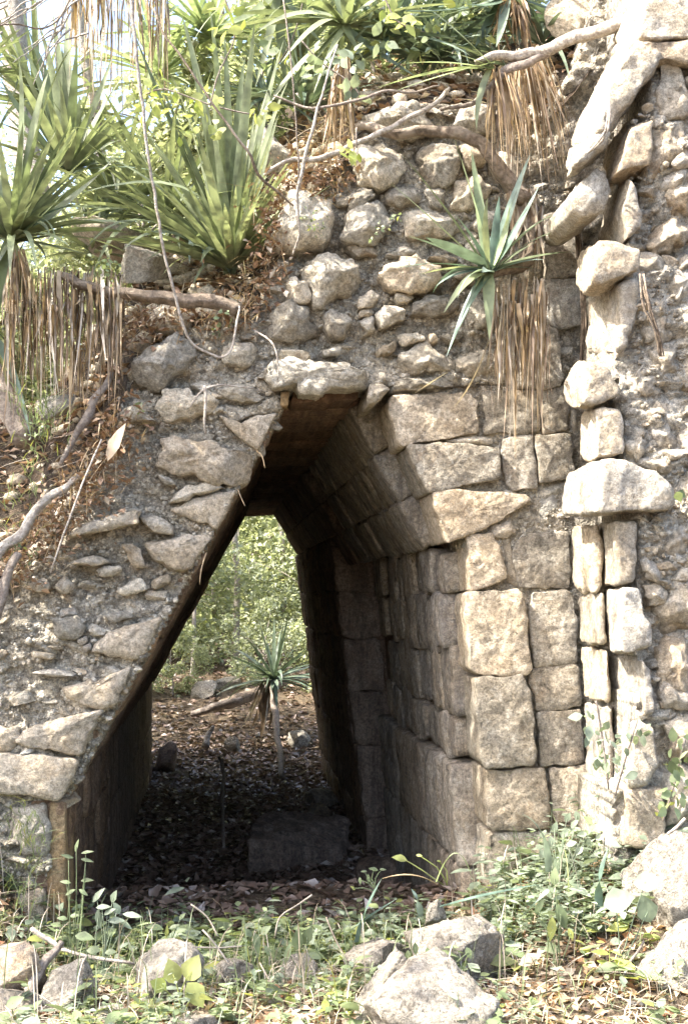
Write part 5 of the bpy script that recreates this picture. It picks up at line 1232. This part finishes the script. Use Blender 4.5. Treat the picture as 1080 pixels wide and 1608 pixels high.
herb('spray of small leaves at the dark right side of the passage mouth', 590, 1400, -.7, [(588,1365,.045,2.8,.5),(578,1378,.04,-1.5,.4),(572,1368,.03,3.1,.4),(600,1365,.03,0,.4),(565,1382,.035,-1.5,.4),(555,1395,.03,2.4,.4)], 'herb')
herb('plant with long soft leaves in the middle of the right slope', 875, 1470, -1.2, [(880,1435,.11,-1.2,.45),(866,1455,.10,-1.7,.4),(870,1380,.08,1.6,.5),(845,1425,.07,1.1,.4),(865,1490,.07,0,.8),(895,1465,.05,-1.2,.5)], 'herb')
herb('dense leafy clump at the jamb foot', 880, 1340, -.6, [(x, y, .05) for x, y in [(870,1300),(885,1310),(900,1295),(915,1310),(930,1300),(895,1325),(910,1335),(880,1335),(865,1320),(925,1325),(940,1315),(890,1285),(905,1280),(850,1340),(865,1350),(920,1345),(935,1340)]], 'herb_blue')
herb('yellow leaf lying bright on the litter right of the pitted rock', 790, 1512, -1.2, [(782,1508,.13,.1,.45)], 'lime', stem=False, name='fallen_leaf')
herb('trailing sprig with round leaves over the pitted rock', 660, 1500, -1.4, [(652,1488,.05,-1.5,.5),(672,1497,.06,-1.4,.5),(640,1500,.05,-1.7,.5),(735,1495,.05,-1.2,.6),(725,1520,.04,0,.6)], 'herb')
herb('curled brown leaf lying below the yellow leaf', 830, 1515, -1.2, [(828,1508,.10,.6,.6)], 'litter_pale', stem=False, name='fallen_leaf')
herb('large torn dry leaf stuck on the left slope soil', 170, 720, -.14, [(178,700,.20,1.2,.35)], 'litter_pale', stem=False, name='fallen_leaf')

# ================================================================== BEYOND THE PASSAGE
ag = yucca('agave', 'blue green agave on a bare stem growing on the litter beyond the passage', (430, 1068), [], Y=11.2, n_extra=60, length=.92, cone=1.75, seed=20, mat='agave', width=.055, lean=(0,-.2,1), cat='agave', group=None, extra_mat='agave')
skirt(ag, 385, 440, 1070, 1160, 40, 11.2, 14, src=(430,1070), w=.03, mats=('straw_pale',))
branch('agave_stalk', 'bare agave stem slanting down to the litter beyond the passage', 'stem', [(428,1072,11.1),(431,1120,10.6),(438,1170,10.0),(444,1222,9.0)], [.045,.04,.036,.03], 'bark', wob=.25)
branch('log', 'fallen log beyond the passage lying under the agave', 'log', [(335,1112,12),(370,1100,12),(420,1082,12.2),(450,1068,12.5)], [.06,.08,.08,.06], 'bark_dark', wob=.2)
branch('log', 'second thin fallen log just below the thicker one beyond the passage', 'log', [(300,1122,11.5),(335,1110,11.5),(380,1098,11.6)], [.04,.05,.04], 'bark', wob=.2)
branch('stick', 'crooked stick lying on the dark passage floor', 'stick', [(345,1190,7),(352,1215,6.5),(348,1260,5.5),(352,1330,3.2)], [.02,.018,.018,.012], 'bark', wob=.2)
branch('stump', 'short forked dead stump on the litter beyond the passage', 'stump', [(335,1140,10.5),(328,1155,10.5),(322,1172,10.4)], [.02,.035,.05], 'bark_pale', wob=.2)

def crown_pts(n, rx, ry, rz, clumps, seed, base=0.2):
    g = np.random.default_rng(seed)
    c = g.normal(0, 1, (clumps, 3)); c /= np.linalg.norm(c, axis=1)[:, None]; c *= (g.uniform(.2, 1, (clumps, 1))**.5)
    rad = g.uniform(.14, .34, clumps)
    k = g.integers(0, clumps, n)
    d = g.normal(0, 1, (n, 3)); d /= np.linalg.norm(d, axis=1)[:, None]; d *= g.uniform(.3, 1, (n, 1))**.5
    p = c[k]+d*rad[k][:, None]
    return p*np.array([rx, ry, rz])
def make_tree(name, label, cat, mats, n, rx, ry, rz, zc, size, seed, trunk_r=.05, group=None, loc=(0,0,0), clumps=34, trunk=True, trunk_h=None):
    t = thing(name, label, cat, loc, group)
    p = crown_pts(n, rx, ry, rz, clumps, seed); p[:, 2] += zc
    b = Vector(loc)
    me_o = leafcloud('crown', p, size, mats, seed=seed, parent=t, loc=b, aspect=.55, up_bias=.5)
    if trunk:
        r_ = random.Random(seed); pts = [Vector((0,0,-.3)), Vector((r_.uniform(-.1,.1), 0, zc*.4)), Vector((r_.uniform(-.2,.2), r_.uniform(-.2,.2), zc)), Vector((r_.uniform(-.3,.3), 0, zc+rz*.7))]
        V, F = tube_mesh([q for q in pts], [trunk_r*1.2, trunk_r, trunk_r*.7, trunk_r*.2], 8, .15, seed)
        for q in range(5):
            a = r_.uniform(0, 6.28); s0 = pts[1].lerp(pts[2], r_.uniform(.2, 1)); e_ = s0+Vector((math.cos(a)*rx*.7, math.sin(a)*ry*.7, rz*r_.uniform(.1,.7)))
            V2, F2 = tube_mesh([s0, s0.lerp(e_, .5)+Vector((0,0,.1)), e_], [trunk_r*.5, trunk_r*.35, trunk_r*.1], 6, .1, seed+q); m_ = len(V)
            V += V2; F += [tuple(i+m_ for i in f) for f in F2]
        link('trunk', mesh('trunk', V, F), M['trunk'], t, b)
    return t
def copy_tree(src, loc, rz, sc, label=None):
    c = src.copy(); COL.objects.link(c); c.location = loc; c.rotation_euler = (0, 0, rz); c.scale = sc
    if label: c['label'] = label
    for ch in list(src.children):
        d = ch.copy(); COL.objects.link(d); d.parent = c
    return c
LB = 'leafy sunlit bush in the bright forest edge beyond the passage'
bush = make_tree('bush', LB, 'bush', 'wood_leaf', 5200, 1.35, 1.2, 1.35, 1.25, .11, 901, .03, 'bushes of the forest edge', (-.9, 15.5, G(-.9, 15.5)))
bush2 = make_tree('bush', LB, 'bush', 'wood_leaf2', 4200, 1.5, 1.2, 1.2, 1.1, .10, 902, .03, 'bushes of the forest edge', (1.6, 16.5, G(1.6, 16.5)))
rb = random.Random(9)
for k, (x, y, s) in enumerate([(.3,17.6,1.15),(-2.4,16.5,1.2),(3.4,16,1.2),(-.4,20,1.6),(2.2,20.5,1.7),(-3,20,1.7),(4.8,19.5,1.7),(.9,23.5,2.2),(-2,24,2.3),(4,24,2.3),(-5.5,22,2.2),(7.5,22,2),(-.6,13.6,.45),(.75,14.2,.55),(1.9,13.6,.6)]):
    copy_tree((bush, bush2)[k % 2], (x, y, G(x, y)-.1), rb.uniform(0, 6.28), (s, s, s*rb.uniform(.9, 1.15)))
LT = 'tall forest tree with pale trunk rising behind the ruin'
tree = make_tree('tree', LT, 'tree', 'wood_leaf', 9000, 2.6, 2.4, 2.6, 6.2, .15, 911, .10, 'forest trees behind the ruin', (-6, 14, G(-6, 14)), clumps=60)
tree2 = make_tree('tree', LT, 'tree', 'wood_leaf2', 8000, 2.2, 2.2, 3.0, 5.6, .14, 912, .08, 'forest trees behind the ruin', (3, 19, G(3, 19)), clumps=60)
for k, (x, y, s) in enumerate([(-9,12,1.0),(-4.4,10.5,.85),(.2,27,1.5),(-4,27,1.4),(7,17,1.1),(10,22,1.4),(-9,22,1.3),(4.5,14.5,1.0),(-12,17,1.2),(-4.6,8.5,.7),(-7,6.5,.75)]):
    copy_tree((tree, tree2)[k % 2], (x, y, G(x, y)-.1), rb.uniform(0, 6.28), (s, s, s))
# thin trunks seen through the passage
for k, (x0, y0, x1, y1_, Y, rad) in enumerate([(370,1000,368,830,16,.05),(300,1060,303,900,15,.035),(392,1000,452,1010,15,.02),(445,1000,440,800,17,.035),(335,1020,330,880,18,.03)]):
    if k == 2: continue
    lb = {0:'thickest pale trunk in the view through the passage', 1:'slim grey trunk at the left of the view through the passage', 3:'thin trunk at the right of the view through the passage', 4:'thin trunk between the left and the thickest one through the passage'}[k]
    tag(pxtube('sapling', [(x0,y0+70,Y),((x0+x1)/2+4,(y0+y1_)/2,Y),(x1,y1_,Y),(x1+5,y1_-150,Y)], [rad]*4, 'trunk', wob=.15), lb, 'tree trunk')
# forest mass far off
g = np.random.default_rng(33); n = 30000
ang = g.uniform(-1.25, 1.25, n); dist = g.uniform(28, 46, n)
fp = np.stack([np.sin(ang)*dist, np.cos(ang)*dist, g.uniform(0, 1, n)**.8*11], 1)
kind(leafcloud('far_forest', fp, .75, 'wood_leaf2', seed=34, aspect=.6), 'stuff')
# bushes on and beside the mound
LM = 'leafy shrub growing on top of the vault mound behind the yuccas'
sh = make_tree('shrub', LM, 'shrub', 'wood_leaf', 3000, .7, .6, .6, .55, .075, 921, .02, 'shrubs on the vault mound', (.3, 2.2, H(.3, 2.2)))
for (x, y, s) in [(1.2,2.4,1.0),(-.8,1.9,.8),(2.0,2.2,.9),(-1.6,2.4,1.0),(-2.2,1.4,.8),(.7,3.6,1.2),(-.3,3.4,1.2),(-1.3,4,1.3),(1.9,3.8,1.2),(.9,1.5,.6),(1.5,1.6,.6),(-1.9,3.2,1.2),(-.5,2.6,1.0)]:
    copy_tree(sh, (x, y, H(x, y)-.05), rb.uniform(0, 6.28), (s, s, s))
# overhanging tree left of the ruin whose crown dapples the light
ov = make_tree('tree', 'spreading tree standing left of the ruin and shading it', 'tree', 'wood_leaf', 5200, 3.0, 2.8, 1.3, 6.6, .15, 931, .13, None, (-5.0, -.4, 0), clumps=60)
